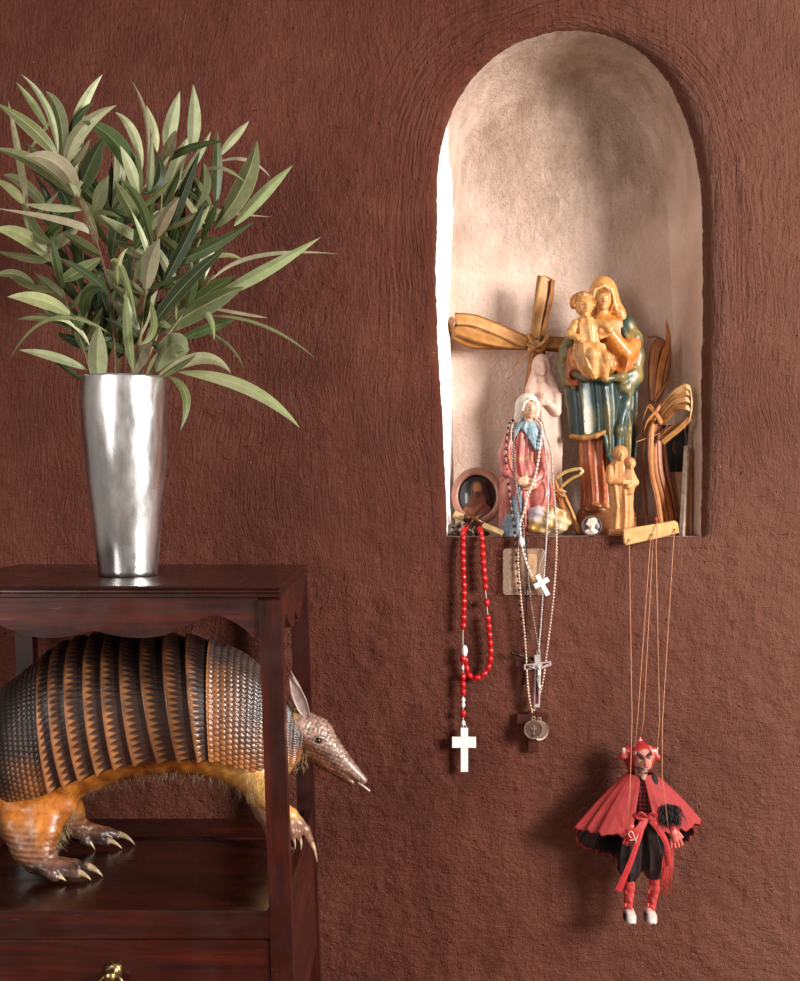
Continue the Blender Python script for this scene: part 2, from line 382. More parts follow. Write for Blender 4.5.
# ---------------------------------------------------------------- mahogany side table
def wood(name, axis, dark=1.0, gloss=.24):
    dark *= .8
    n = N(name); co = obj_co(n)
    sc_ = {'x': (3, 45, 45), 'y': (45, 3, 45), 'z': (45, 45, 3)}[axis]
    g = n.noise(n.mapping(co, sc_), 1., 6, .65, .6); g2 = n.noise(n.mapping(co, tuple(v*5 for v in sc_)), 1., 3, .6)
    blot = n.noise(co, 9., 4, .6)
    k = n.math('ADD', n.math('MULTIPLY', g, .6), n.math('ADD', n.math('MULTIPLY', g2, .2), n.math('MULTIPLY', blot, .2)))
    c = n.ramp(k, [(.34, lin((30*dark, 9*dark, 4*dark))), (.5, lin((62*dark, 18*dark, 9*dark))), (.66, lin((104*dark, 32*dark, 14*dark)))])
    scr = n.rng(n.noise(n.mapping(co, (30, 200, 200), (0, .3, .5)), 1., 2), .72, .78)
    c = n.mix(n.math('MULTIPLY', scr, .25), c, lin((150, 90, 75)))
    n.P(Base_Color=c, Roughness=n.rng(n.noise(co, 40., 4), .3, .7, gloss, gloss+.2), Coat_Weight=.22, Coat_Roughness=.2,
        Normal=n.bump(n.math('ADD', n.math('MULTIPLY', g2, .4), n.math('MULTIPLY', blot, .8)), .35, .0012))
    return n.m
Wx, Wy, Wz = wood('mahogany_lengthwise', 'x'), wood('mahogany_crosswise', 'y'), wood('mahogany_upright', 'z')
Wtop = wood('worn_mahogany_top', 'x', .8, .2)
ZT = ZE-.102; ZS = ZE-.449
TX0, TX1, TY0, TY1 = -.530, -.1265, -.425, -.053
def rack(v): return Vector((v.x+.034*(ZT-v.z), v.y, v.z))          # the old frame leans a little
T = thing('side_table', (-.33, -.24, 0), 'dark red mahogany side table with scalloped apron, open shelf and drawer, holding the vase', 'table')
def tb(name, m, mat, sm=30): o = m.xf(rack).build(name, mat, T, smooth=False); return autosmooth(o, sm)
mb = MB()      # moulded top
prof = [(.004, -.0125), (.0, -.0115), (.0, -.008), (.003, -.0065), (.0035, -.005), (.0015, -.002), (.004, 0.)]
G = []
for o_, z in prof:
    G.append([Vector((TX0+o_, TY0+o_, ZT+z)), Vector((TX1-o_, TY0+o_, ZT+z)), Vector((TX1-o_, TY1-o_, ZT+z)), Vector((TX0+o_, TY1-o_, ZT+z))])
mb.grid(G, cv=True); mb.f.append((3, 2, 1, 0)); b = (len(prof)-1)*4; mb.f.append((b, b+1, b+2, b+3)); tb('tabletop', mb, Wtop)
ps = .0235; ins = .0015; ZU = ZT-.0125
px0, px1 = TX0+ins, TX1-ins; py0, py1 = TY0+ins, TY1-ins
for (xa, ya) in ((px0, py0), (px1-ps, py0), (px0, py1-ps), (px1-ps, py1-ps)):
    mb = MB(); mb.box((xa, ya, 0), (xa+ps, ya+ps, ZU), bev=.0026); o = tb('leg', mb, Wz); 
# scalloped front apron
def apron_front():
    pts = []; L, Rr = px0+ps, px1-ps; zc = ZT
    def y(px): return px
    ctrl = [(0, .136), (.02, .157)]
    n_ = 90; low = []
    for i in range(n_+1):
        u = i/n_; t = abs(u-.5)*2           # 0 middle .. 1 post
        # pendant in the middle, small arch towards each post
        if t < .12: d = .150+.005*(t/.12)
        elif t < .42: d = .155+.0025*math.sin((t-.12)/.3*math.pi)
        elif t < .56: d = .155-.010*((t-.42)/.14)
        elif t < .95:
            q = (t-.56)/.39; d = .145-.0115*math.sin(q*math.pi)**.8+(.0 if q < .5 else (q-.5)*2*.010)
        else: d = .157
        low.append(Vector((L+(Rr-L)*u, py0+.003, ZE-d)))
    return low
low = apron_front(); mb = MB()
L_, R_ = px0+ps, px1-ps
G = [[Vector((p.x, py0+.003, ZU)) for p in low], low, [Vector((p.x, py0+.013, p.z)) for p in low], [Vector((p.x, py0+.013, ZU)) for p in low]]
mb.grid(G, cu=True); tb('front_apron', mb, Wx)
def side_apron(x0, x1):
    n_ = 80; lo = []
    for i in range(n_+1):
        u = i/n_
        pk = [(0, .155), (.08, .150), (.16, .138), (.22, .150), (.36, .163), (.44, .158), (.5, .146), (.56, .158), (.64, .163), (.78, .150), (.84, .136), (.92, .128), (1, .124)]
        d = np.interp(u, [a for a, b in pk], [b for a, b in pk]); lo.append(Vector((x0, py0+ps+(py1-py0-2*ps)*u, ZE-d)))
    mb = MB(); G = [[Vector((x0, p.y, ZU)) for p in lo], lo, [Vector((x1, p.y, p.z)) for p in lo], [Vector((x1, p.y, ZU)) for p in lo]]
    mb.grid(G, cu=True); tb('side_apron', mb, Wy)
side_apron(px1-.0115, px1-.0015); side_apron(px0+.0015, px0+.0115)
# shelf, rails, drawer, side panels
mb = MB(); mb.box((px0+.002, py0+.004, ZS-.012), (px1-.002, -.166, ZS), bev=.0012); tb('shelf', mb, wood('polished_shelf_mahogany', 'x', .75, .14))
mb = MB(); mb.box((px0+.004, -.1655, ZS-.012), (px1-.004, -.080, ZS+.0025), bev=.0016); tb('back_rail', mb, Wx)
mb = MB(); mb.box((px0+ps, py0+.0005, ZS-.030), (px1-ps, py0+.0135, ZS+.0008), bev=.0016); tb('front_rail', mb, Wx)
dz0 = ZS-.135
for xa in (px1-.0125, px0+.0025):
    mb = MB(); mb.prism([(xa, py0+ps-.002, ZS+.012), (xa, py1-ps+.002, ZS+.0145), (xa, py1-ps+.002, ZE-.614), (xa, py0+ps-.002, ZE-.614)], (.010, 0, 0), bev=.001); tb('side_panel', mb, Wy)
mb = MB(); mb.box((px0+ps, py0+.0005, dz0-.03), (px1-ps, py0+.0135, dz0), bev=.0016); tb('lower_rail', mb, Wx)
mb = MB(); mb.box((px0+ps, py1-.014, dz0-.03), (px1-ps, py1-.004, ZS-.013)); tb('back_panel', mb, Wx)
mb = MB(); mb.box((px0+ps+.001, py0+.002, dz0+.001), (px1-ps-.001, py0+.016, ZS-.031), bev=.0018)
dr = tb('drawer', mb, wood('drawer_front_mahogany', 'x', 1.12, .22))
brass = N('aged_brass'); nz = brass.noise(obj_co(brass), 220., 3)
brass.P(Base_Color=brass.ramp(nz, [(.35, lin((120, 92, 55))), (.65, lin((205, 180, 130)))]), Metallic=1., Roughness=.32)
hx = (113-400)/939; hz = ZE-(972-490.5)/939
mb = MB(); ax = Vector((0, -1, 0))
mb.lathe([(.0001, 0), (.009, 0), (.010, .0015), (.006, .003), (.0035, .005), (.003, .011), (.006, .013), (.0062, .017), (.004, .0195), (.0001, .020)], (hx, py0+.002, hz), 24, axis=ax, cap=False)
ring = [Vector((hx+.0125*math.sin(a), py0-.010-.002*math.cos(a), hz-.012-.012*math.cos(a))) for a in np.linspace(0, 2*math.pi, 28, endpoint=False)]
mb.tube(ring, .0022, 8, closed=True)
mb.build('handle', brass.m, dr)

# ---------------------------------------------------------------- brushed metal vase
VY = -.268; vs = S(VY); VX = (128.-400)/vs
n = N('brushed_aluminium'); co = obj_co(n)
g = n.noise(n.mapping(co, (260, 260, 6)), 1., 3, .6); sm = n.noise(n.mapping(co, (25, 25, 9)), 1., 5, .65)
n.P(Base_Color=n.ramp(sm, [(.3, (.62, .60, .60)), (.6, (.84, .82, .82))]), Metallic=1., Roughness=n.rng(sm, .35, .65, .17, .34), Anisotropic=.35, Normal=n.bump(g, .10, .0006))
# the vase leans very slightly like in the photograph
vt = thing('metal_vase', (VX, VY, ZT), 'tall brushed silver metal vase standing on the side table, filled with leafy branches', 'vase')
def vz(py): return (577-py)/vs
outer = [(28.0, 577), (29.0, 576), (29.2, 572), (31, 555), (34, 525), (37.7, 490), (40.6, 460), (42.5, 430), (43.2, 405), (42.9, 390), (42.4, 381), (42.0, 379)]
pr = [(r/vs, vz(y)) for r, y in outer]; pr += [(41.0/vs, vz(378.3)), (40.2/vs, vz(379.2))]
inn = [(r/vs-.0018, z) for r, z in pr[:-3]][::-1]; inn = [(r, max(z, .006)) for r, z in inn if z > .004]
pr = [(.0002, 0)]+pr+inn+[(.0002, .006)]
mb = MB(); mb.lathe([(r, z) for r, z in pr], (VX, VY, ZT), 96, cap=False)
mb.xf(lambda v: Vector((v.x-.022*(v.z-ZT), v.y, v.z)))
mb.build('vase_body', n.m, vt)

# ---------------------------------------------------------------- leafy branches
n = N('leaf'); co = obj_co(n); at = n.n('Attribute', {'attribute_name': 'col'}).outputs['Color']
lf = n.noise(co, 90., 4, .6)
col = n.mix(n.rng(lf, .3, .7), at, n.mix(1., at, (.70, .76, .62), 'MULTIPLY'))
n.P(Base_Color=col, Roughness=.48, Specular_IOR_Level=.45, Coat_Weight=.0, Subsurface_Weight=0., Normal=n.bump(n.noise(n.mapping(co, (1, 1, 1)), 420., 2), .25, .0006))
tr = n.n('BsdfTranslucent', {}, Color=n.mix(1., at, (1.2, 1.25, .7), 'MULTIPLY')); mx = n.n('MixShader', {}, i0=.16); n.t.links.new(n.b.outputs[0], mx.inputs[1]); n.t.links.new(tr.outputs[0], mx.inputs[2]); n.t.links.new(mx.outputs[0], n.out.inputs[0])
LEAF = n.m
STEM = paint_mat('stem_bark', .6, vary=.2, bscale=500)
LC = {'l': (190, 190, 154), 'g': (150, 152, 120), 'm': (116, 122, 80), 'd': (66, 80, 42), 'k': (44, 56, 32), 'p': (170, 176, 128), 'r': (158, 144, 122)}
rng = random.Random(5)
def leaf(mb, b, c, t, wpx, kind, yb, yt, tilt=None, blunt=0.):
    B_, T_ = P(*b, yb), P(*t, yt)
    yc = (yb+yt)/2 - rng.uniform(.0, .012)
    if c is None:
        dx, dy = t[0]-b[0], t[1]-b[1]; k = rng.uniform(-.07, .07); c = ((b[0]+t[0])/2-dy*k, (b[1]+t[1])/2+dx*k)
    else:      # c is a point ON the curve
        c = (2*c[0]-(b[0]+t[0])/2, 2*c[1]-(b[1]+t[1])/2)
    C_ = P(*c, yc)
    wd = wpx*.92/2/S((yb+yt)/2); tilt = rng.uniform(-.5, .5) if tilt is None else tilt
    n_ = 16; G = []; cols = []
    bc = np.array(lina(LC[kind]))*rng.uniform(.85, 1.18); bc[0] *= rng.uniform(.93, 1.08); rb = np.array(lina((205, 205, 150)))*.9
    if kind in 'dk': rb = np.array(lina((130, 145, 85)))
    for i in range(n_+1):
        u = i/n_; p = B_*(1-u)**2+C_*2*u*(1-u)+T_*u*u
        tg = ((C_-B_)*(1-u)+(T_-C_)*u).normalized()
        wv = tg.cross(Vector((0, -1, 0))); wv = wv.normalized() if wv.length > .05 else Vector((1, 0, 0))
        nv = wv.cross(tg).normalized()
        wv2 = (wv*math.cos(tilt)+nv*math.sin(tilt)); nv2 = wv2.cross(tg).normalized()
        pr_ = math.sin(math.pi*min(1, u)**(.85-blunt*.2))**(.8) if 0 < u < 1 else 0
        pr_ = max(pr_*(1.0 if u < .6 else (1-((u-.6)/.4)**(3+blunt*6)*.25)), .06*(1-u))
        w_ = wd*pr_*(1/max(.6, math.cos(tilt)))
        row = []
        for v, br in ((-1, .55), (-.88, 1), (-.45, 1), (-.07, 1), (0, 0), (.07, 1), (.45, 1), (.88, 1), (1, .55)):
            row.append(p+wv2*w_*v+nv2*(-(abs(v))*w_*.22))
            cc = rb if abs(v) < .05 else (rb*.45+bc*.55 if abs(v) > .9 else bc*(1.06 if v > 0 else .95)); cols.append(cc)
        G.append(row)
    mb.grid(G, np.array(cols))
def branch(label, stem, ys, leaves, y0, extra=0, spread=70, kinds='dmk', r=1.5):
    # stem px points from whorl down to vase mouth; leaves (base, on-curve point or None, tip, width, kind, dy[, tilt])
    mouth = stem[-1]; k_ = rng.uniform(-.5, .5)
    st = catmull([(a[0], a[1], yy) for a, yy in zip(stem, ys)], 6)
    pts = [P(*q) for q in st]
    foot = Vector((VX+(pts[-1].x-VX)*.5*-.5, VY+k_*.03, ZT+.03+rng.uniform(0, .05)))
    for q in (.35, .7, 1.): pts.append(pts[-1].lerp(foot, q) if q == 1 else st_lerp(pts[-1], foot, q))
    t = thing('leafy_branch', pts[0], label, 'branch', 'leafy branches in the metal vase')
    mb = MB(); N_ = len(pts); mb.tube(pts, [(r*(.55+.6*i/N_))/850 for i in range(N_)], 7, lin((128, 118, 72)) if rng.random() < .6 else lin((110, 78, 58))); mb.build('stem', STEM, t)
    mb = MB()
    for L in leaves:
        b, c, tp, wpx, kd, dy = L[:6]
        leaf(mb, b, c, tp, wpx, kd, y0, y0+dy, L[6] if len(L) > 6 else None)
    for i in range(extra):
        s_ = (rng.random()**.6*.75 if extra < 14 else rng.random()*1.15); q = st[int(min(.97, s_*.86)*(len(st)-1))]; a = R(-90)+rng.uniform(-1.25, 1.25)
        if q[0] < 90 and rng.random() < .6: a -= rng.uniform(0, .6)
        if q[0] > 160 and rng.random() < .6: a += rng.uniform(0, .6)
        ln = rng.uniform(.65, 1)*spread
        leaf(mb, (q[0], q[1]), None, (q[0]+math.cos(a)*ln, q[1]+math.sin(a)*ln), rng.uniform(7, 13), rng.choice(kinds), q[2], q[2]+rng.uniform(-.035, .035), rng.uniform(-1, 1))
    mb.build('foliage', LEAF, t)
def st_lerp(a, b, q): return a.lerp(b, q)
branch('tallest leafy branch at the upper left, its crown of pale narrow leaves pointing up', [(66, 167), (78, 198), (95, 237), (111, 300), (115, 372)], [-.27, -.28, -.28, -.26, -.245],
  [((58, 155), (47, 108), (21, 74), 8, 'l', .0), ((48, 130), None, (16, 82), 8, 'p', .02), ((63, 158), (59, 115), (45, 91), 15, 'm', -.01, .3), ((70, 150), (82, 108), (103, 74), 10, 'l', .02),
   ((66, 168), (80, 130), (117, 105), 19, 'l', -.02), ((72, 142), (76, 120), (95, 101), 11, 'd', .0), ((58, 158), (32, 128), (-4, 103), 15, 'm', -.02), ((28, 152), None, (62, 105), 6, 'l', .05),
   ((75, 197), (38, 165), (-6, 148), 15, 'm', -.01), ((78, 198), (58, 165), (25, 156), 21, 'r', -.04, .2), ((78, 195), None, (104, 137), 22, 'd', -.03, .1), ((95, 237), (70, 222), (-6, 208), 9, 'r', -.03),
   ((94, 212), (99, 195), (109, 175), 19, 'g', -.03), ((92, 215), (104, 212), (122, 218), 6, 'm', -.03)], -.27, 10, 60, 'dmgl')
branch('leafy branch in the upper middle with one broad dark leaf arching over to the left', [(140, 190), (136, 240), (128, 310), (124, 372)], [-.26, -.26, -.25, -.24],
  [((139, 190), (116, 143), (82, 121), 20, 'd', -.03, .1), ((142, 170), (133, 133), (115, 112), 11, 'l', .0), ((147, 165), (146, 118), (131, 80), 5, 'r', .01), ((157, 152), (154, 128), (146, 105), 8, 'l', .02),
   ((148, 192), (150, 172), (152, 130), 9, 'g', -.02), ((141, 195), (160, 178), (155, 150), 12, 'k', .01), ((148, 240), (128, 205), (114, 180), 14, 'm', -.04, .2)], -.26, 11, 60, 'dgml')
branch('leafy branch behind the middle with two upright pale leaf blades at its top', [(162, 168), (160, 220), (146, 300), (136, 372)], [-.22, -.22, -.23, -.235],
  [((166, 152), (171, 122), (180, 91), 16, 'l', .0, .1), ((191, 152), (194, 120), (193, 84), 15, 'l', .01, .1), ((155, 172), (168, 148), (176, 130), 17, 'r', -.04), ((162, 164), (190, 148), (226, 141), 9, 'd', -.04),
   ((165, 205), (176, 165), (190, 135), 16, 'l', .02), ((180, 180), None, (211, 131), 9, 'l', .01), ((168, 240), (184, 190), (200, 152), 12, 'k', -.01)], -.22, 11, 65, 'dgml')
branch('leafy branch leaning up and right, ending in a wide two-toned green leaf', [(213, 205), (200, 240), (168, 310), (142, 372)], [-.21, -.215, -.225, -.235],
  [((214, 228), (243, 185), (257, 140), 24, 'm', -.02, .25), ((234, 226), (262, 195), (293, 165), 14, 'p', .0, .1), ((217, 158), (235, 136), (249, 121), 10, 'l', .02), ((216, 205), None, (217, 130), 11, 'd', .0),
   ((218, 162), (247, 160), (271, 178), 4, 'r', .01), ((196, 207), (204, 185), (203, 162), 15, 'm', -.01), ((182, 200), (215, 210), (272, 217), 5, 'r', .03), ((205, 230), (198, 200), (192, 180), 14, 'k', .02),
   ((200, 172), (222, 168), (246, 183), 5, 'g', -.03)], -.21, 10, 60, 'dmg')
branch('leafy branch in the front middle with a blunt greyish leaf standing over the stem', [(146, 290), (141, 330), (133, 374)], [-.29, -.27, -.25],
  [((146, 292), (150, 262), (160, 238), 19, 'r', -.02, .1), ((157, 238), (166, 215), (180, 197), 15, 'r', -.02), ((160, 290), (186, 240), (206, 199), 14, 'k', -.01), ((150, 330), (185, 285), (228, 246), 15, 'k', -.02),
   ((152, 250), (141, 205), (118, 178), 10, 'd', -.03), ((168, 262), (204, 250), (256, 220), 14, 'd', -.01), ((137, 325), (122, 270), (110, 262), 7, 'm', -.01), ((150, 300), (153, 330), (139, 345), 8, 'm', -.03),
   ((133, 372), None, (126, 290), 10, 'm', -.01), ((152, 270), (144, 240), (131, 210), 6, 'l', -.02), ((118, 285), (119, 262), (128, 248), 6, 'p', -.01), ((180, 245), None, (210, 205), 9, 'm', .0)], -.29, 11, 52, 'dmgr')
branch('leafy branch reaching far right with a long pale blade and thin arching leaves', [(214, 275), (190, 305), (165, 340), (150, 374)], [-.24, -.245, -.25, -.25],
  [((215, 296), (262, 272), (321, 237), 15, 'p', -.02, .15), ((212, 280), (258, 256), (339, 254), 4.5, 'r', .03), ((158, 334), (205, 305), (244, 287), 23, 'm', -.03, .15), ((200, 316), (262, 325), (318, 361), 3.5, 'm', -.01),
   ((178, 340), (210, 328), (236, 319), 11, 'd', .01), ((198, 330), (226, 343), (245, 370), 3.5, 'm', -.02), ((188, 300), (208, 315), (214, 341), 7, 'p', -.03), ((196, 305), (240, 313), (268, 318), 4, 'r', .0),
   ((200, 262), (225, 255), (245, 262), 5, 'p', -.01), ((196, 292), (206, 262), (216, 240), 12, 'l', .01)], -.24, 7, 55, 'dmg')
branch('low leafy branch over the right rim of the vase, with one long blade drooping right', [(172, 352), (160, 366), (154, 376)], [-.27, -.265, -.26],
  [((178, 372), (247, 388), (300, 428), 14, 'p', -.02, .1), ((156, 379), (200, 358), (231, 373), 13, 'l', -.03), ((168, 376), (186, 396), (180, 431), 9, 'm', -.03), ((156, 372), (172, 345), (188, 352), 28, 'g', -.03, .2),
   ((158, 378), None, (196, 355), 7, 'm', -.04), ((133, 376), (142, 352), (153, 342), 18, 'r', -.03, .1), ((146, 376), None, (158, 352), 5, 'l', -.04), ((160, 372), (186, 362), (215, 362), 6, 'l', .01)], -.27, 2, 40, 'dm')
branch('leafy branch bending out over the left side with pale blades cut by the picture edge', [(22, 205), (52, 262), (72, 320), (92, 378)], [-.24, -.25, -.25, -.245],
  [((53, 263), (25, 237), (-8, 229), 17, 'p', -.03, .15), ((24, 205), (34, 232), (54, 243), 16, 'm', -.03), ((22, 204), (12, 190), (-8, 178), 10, 'p', .0), ((24, 205), None, (25, 172), 3, 'l', .01), ((35, 285), (14, 274), (-8, 277), 9, 'm', .0),
   ((50, 260), (28, 258), (-8, 250), 9, 'm', .02), ((28, 215), None, (8, 100), 8, 'l', .05), ((60, 250), (66, 200), (30, 170), 13, 'k', .04)], -.24, 10, 60, 'dmg')
branch('low leafy branch on the left rim with a thin leaf arching down like a hook', [(72, 313), (82, 345), (92, 380)], [-.28, -.275, -.265],
  [((72, 316), (40, 300), (7, 297), 16, 'p', -.02, .1), ((112, 335), (52, 318), (8, 363), 5, 'm', -.04), ((88, 370), (52, 356), (19, 350), 10, 'g', -.02), ((88, 385), (58, 362), (36, 344), 7, 'd', .0), ((98, 388), (97, 355), (99, 325), 22, 'g', -.025, .05),
   ((84, 318), (86, 296), (103, 288), 17, 'd', -.04), ((66, 322), (36, 318), (16, 320), 5, 'm', .0), ((90, 346), (70, 322), (45, 322), 5, 'l', -.02), ((60, 258), (95, 280), (110, 300), 9, 'd', .0)], -.28, 8, 48, 'dmkg')
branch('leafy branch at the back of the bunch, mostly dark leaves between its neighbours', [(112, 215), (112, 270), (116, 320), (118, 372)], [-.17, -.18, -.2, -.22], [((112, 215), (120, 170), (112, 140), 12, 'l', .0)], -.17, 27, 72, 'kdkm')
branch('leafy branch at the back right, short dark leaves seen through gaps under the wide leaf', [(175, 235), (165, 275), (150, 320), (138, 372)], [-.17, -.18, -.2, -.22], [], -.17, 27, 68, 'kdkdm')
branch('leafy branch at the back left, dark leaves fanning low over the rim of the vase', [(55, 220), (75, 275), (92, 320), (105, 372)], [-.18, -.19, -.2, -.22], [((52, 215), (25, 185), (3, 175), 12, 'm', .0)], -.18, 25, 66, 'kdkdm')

# ================================================================ sculpting with distance fields
def rotm(rx=0, ry=0, rz=0):
    return np.array(Matrix.Rotation(R(rz), 3, 'Z') @ Matrix.Rotation(R(ry), 3, 'Y') @ Matrix.Rotation(R(rx), 3, 'X'), dtype=np.float32)
def ell(c, r, rot=None, col=None, k=2.):
    c = np.array(c, np.float32); r = np.array(r, np.float32); q = rotm(*rot) if rot else None
    def f(p):
        d = p-c
        if q is not None: d = d @ q
        a = np.sqrt(((d/r)**2).sum(-1)); b = np.sqrt(((d/(r*r))**2).sum(-1))
        return a*(a-1)/np.maximum(b, 1e-6)
    return [f, col, k, 1]
def cap(a, b, ra, rb, col=None, k=2.):
    a = np.array(a, np.float32); b = np.array(b, np.float32); L2 = float(((b-a)**2).sum())
    def f(p):
        t = np.clip(((p-a) @ (b-a))/max(L2, 1e-9), 0, 1)
        return np.sqrt(((p-(a+t[..., None]*(b-a)))**2).sum(-1))-(ra+(rb-ra)*t)
    return [f, col, k, 1]
def chain(pts, rs, col=None, k=2.): return [cap(pts[i], pts[i+1], rs[i], rs[i+1], col, k) for i in range(len(pts)-1)]
def rbox(c, h, r=1., rot=None, col=None, k=.5):
    c = np.array(c, np.float32); h = np.array(h, np.float32)-r; q = rotm(*rot) if rot else None
    def f(p):
        d = p-c
        if q is not None: d = d @ q
        d = np.abs(d)-h
        return np.sqrt((np.maximum(d, 0)**2).sum(-1))+np.minimum(d.max(-1), 0)-r
    return [f, col, k, 1]
def loft(z, cx, cy, rx, ry, folds=(), col=None, k=2., zlo=None, xy=1.):
    """draped skirt: sections up z; folds = [(n, amp_low, amp_high, phase, twist)]"""
    z = np.array(z, np.float32)
    def f(p):
        Z = p[..., 2]; q = lambda a: np.interp(Z, z, a) if hasattr(a, '__len__') else a
        X = p[..., 0]-q(cx); Y = p[..., 1]-q(cy); rx_, ry_ = q(rx), q(ry)
        th = np.arctan2(Y/ry_, X/rx_); rho = np.sqrt((X/rx_)**2+(Y/ry_)**2)
        g = 0; t = np.clip((Z-z[0])/(z[-1]-z[0]), 0, 1)
        for n_, a0, a1, ph, tw in folds:
            g = g+(a0+(a1-a0)*t)*(1-2*np.abs(np.sin((n_*th+ph+tw*Z)/2))**.8)
        d = (rho-1-g)*np.minimum(rx_, ry_)
        lo = zlo(p)-Z if zlo else z[0]-Z
        return np.maximum(d, np.maximum(lo, Z-z[-1]))
    return [f, col, k, 1]
def sub(pr): pr = list(pr); pr[3] = -1; return pr
def sd_eval(prims, p):
    d = None
    for f, col, k, op in prims:
        e = f(p)
        if d is None: d = e; continue
        if op > 0:
            h = np.clip(.5+.5*(d-e)/k, 0, 1); d = d*(1-h)+e*h-k*h*(1-h)
        else:
            h = np.clip(.5-.5*(d+e)/k, 0, 1); d = d*(1-h)+(-e)*h+k*h*(1-h)
    return d
def sd_mesh(name, prims, lo, hi, h, org, s, mat, parent=None, disp=None, paint=None, ground=None):
    """prims in local pixel units about org (room point), s = pixels per metre"""
    lo = np.array(lo, float); hi = np.array(hi, float); n = np.maximum(4, np.ceil((hi-lo)/h).astype(int))+1
    ax = [(lo[i]+np.arange(n[i])*h).astype(np.float32) for i in range(3)]
    Dv = np.empty(n, np.float32)
    step = max(1, int(400000/(n[1]*n[2])))
    for i in range(0, n[0], step):
        g = np.stack(np.meshgrid(ax[0][i:i+step], ax[1], ax[2], indexing='ij'), -1)
        d = sd_eval(prims, g)
        if disp is not None: d = d-disp(g)
        if ground is not None: d = np.maximum(d, ground-g[..., 2])
        Dv[i:i+step] = d
    Dv[0] = Dv[-1] = 1; Dv[:, 0] = Dv[:, -1] = 1; Dv[:, :, 0] = Dv[:, :, -1] = 1
    ins = Dv < 0
    c = [ins[dx:n[0]-1+dx, dy:n[1]-1+dy, dz:n[2]-1+dz] for dx in (0, 1) for dy in (0, 1) for dz in (0, 1)]
    cnt = sum(a.astype(np.int8) for a in c); act = (cnt > 0) & (cnt < 8)
    I = np.argwhere(act); idx = -np.ones(act.shape, np.int64); idx[tuple(I.T)] = np.arange(len(I))
    acc = np.zeros((len(I), 3)); num = np.zeros(len(I))
    co = [(a, b, c_) for a in (0, 1) for b in (0, 1) for c_ in (0, 1)]
    for a in co:
        for b in co:
            if sum(b)-sum(a) == 1 and all(y >= x for x, y in zip(a, b)):
                va = Dv[I[:, 0]+a[0], I[:, 1]+a[1], I[:, 2]+a[2]]; vb = Dv[I[:, 0]+b[0], I[:, 1]+b[1], I[:, 2]+b[2]]
                m = (va < 0) != (vb < 0); t = np.where(m, va/np.where(m, va-vb, 1), 0)
                pt = np.array(a)+t[:, None]*(np.array(b)-np.array(a)); acc[m] += pt[m]; num[m] += 1
    V = lo+(I+acc/num[:, None])*h
    quads = []
    for axn in range(3):
        o1, o2 = [(1, 2), (2, 0), (0, 1)][axn]
        sl0 = [slice(None)]*3; sl1 = [slice(None)]*3; sl0[axn] = slice(0, -1); sl1[axn] = slice(1, None)
        A, B = ins[tuple(sl0)], ins[tuple(sl1)]
        E = np.argwhere(A != B)
        E = E[(E[:, o1] > 0) & (E[:, o2] > 0) & (E[:, o1] < n[o1]-1) & (E[:, o2] < n[o2]-1)]
        fl = A[tuple(E.T)]
        def at(d1, d2):
            q = E.copy(); q[:, o1] += d1; q[:, o2] += d2; return idx[tuple(q.T)]
        Q = np.stack([at(-1, -1), at(0, -1), at(0, 0), at(-1, 0)], 1); Q[~fl] = Q[~fl][:, ::-1]; quads.append(Q)
    Q = np.vstack(quads); Q = Q[(Q >= 0).all(1)]
    Vf = V.astype(np.float32); best = None; cols = None; W = 0
    ds = []; cs = []
    for f, col, k, op in prims:
        if op < 0 or col is None: continue
        ds.append(f(Vf)); cs.append(lina(col(Vf)) if callable(col) else np.tile(lina(col), (len(Vf), 1)))
    ds = np.array(ds); wgt = np.exp(-np.clip(ds-ds.min(0), 0, 30)*2.2/max(.6, h)); cols = (wgt[..., None]*np.array(cs)).sum(0)/wgt.sum(0)[:, None]
    if paint is not None:
        for fn, pc in paint:
            m = np.clip(fn(Vf), 0, 1)[:, None]; cols = cols*(1-m)+lina(pc)*m
    W_ = np.column_stack([V[:, 0]/s, V[:, 1]/s, V[:, 2]/s])+np.array(org)
    return link_mesh(name, W_, Q, mat, parent, cols)
def dot(c, r, soft=.5):
    c = np.array(c, np.float32); r = np.array(r if hasattr(r, '__len__') else (r, r, r), np.float32)
    return lambda p: (1-np.sqrt((((p-c)/r)**2).sum(-1)))/soft
def nearl(p, pts, w):      # distance to polyline in xz
    d = np.full(len(p), 1e9)
    for a, b in zip(pts[:-1], pts[1:]):
        a = np.array(a, float); b = np.array(b, float); q = p[:, [0, 2]]; t = np.clip(((q-a) @ (b-a))/((b-a) @ (b-a)), 0, 1)
        d = np.minimum(d, np.sqrt(((q-(a+t[:, None]*(b-a)))**2).sum(1)))
    return np.clip(1-d/w, 0, 1)*(p[:, 1] < 0)
def face(c, r, eye=(70, 45, 35), lip=(170, 80, 60), brow=(110, 65, 40), sc_=1., yaw=0.):
    """painted features for a head ellipsoid centre c radii r looking to -y"""
    x, y, z = c; u = r[0]/9
    o = [(dot((x-3.4*u+yaw, y-r[1], z+.5*u), (1.8*u, 5, .8*u)), eye), (dot((x+3.4*u+yaw, y-r[1], z+.5*u), (1.8*u, 5, .8*u)), eye),
         (dot((x+yaw, y-r[1], z-6.2*u), (2.3*u, 5, .9*u)), lip),
         (dot((x-3.6*u+yaw, y-r[1], z+2.9*u), (2.4*u, 5, .55*u)), brow), (dot((x+3.6*u+yaw, y-r[1], z+2.9*u), (2.4*u, 5, .55*u)), brow)]
    return o
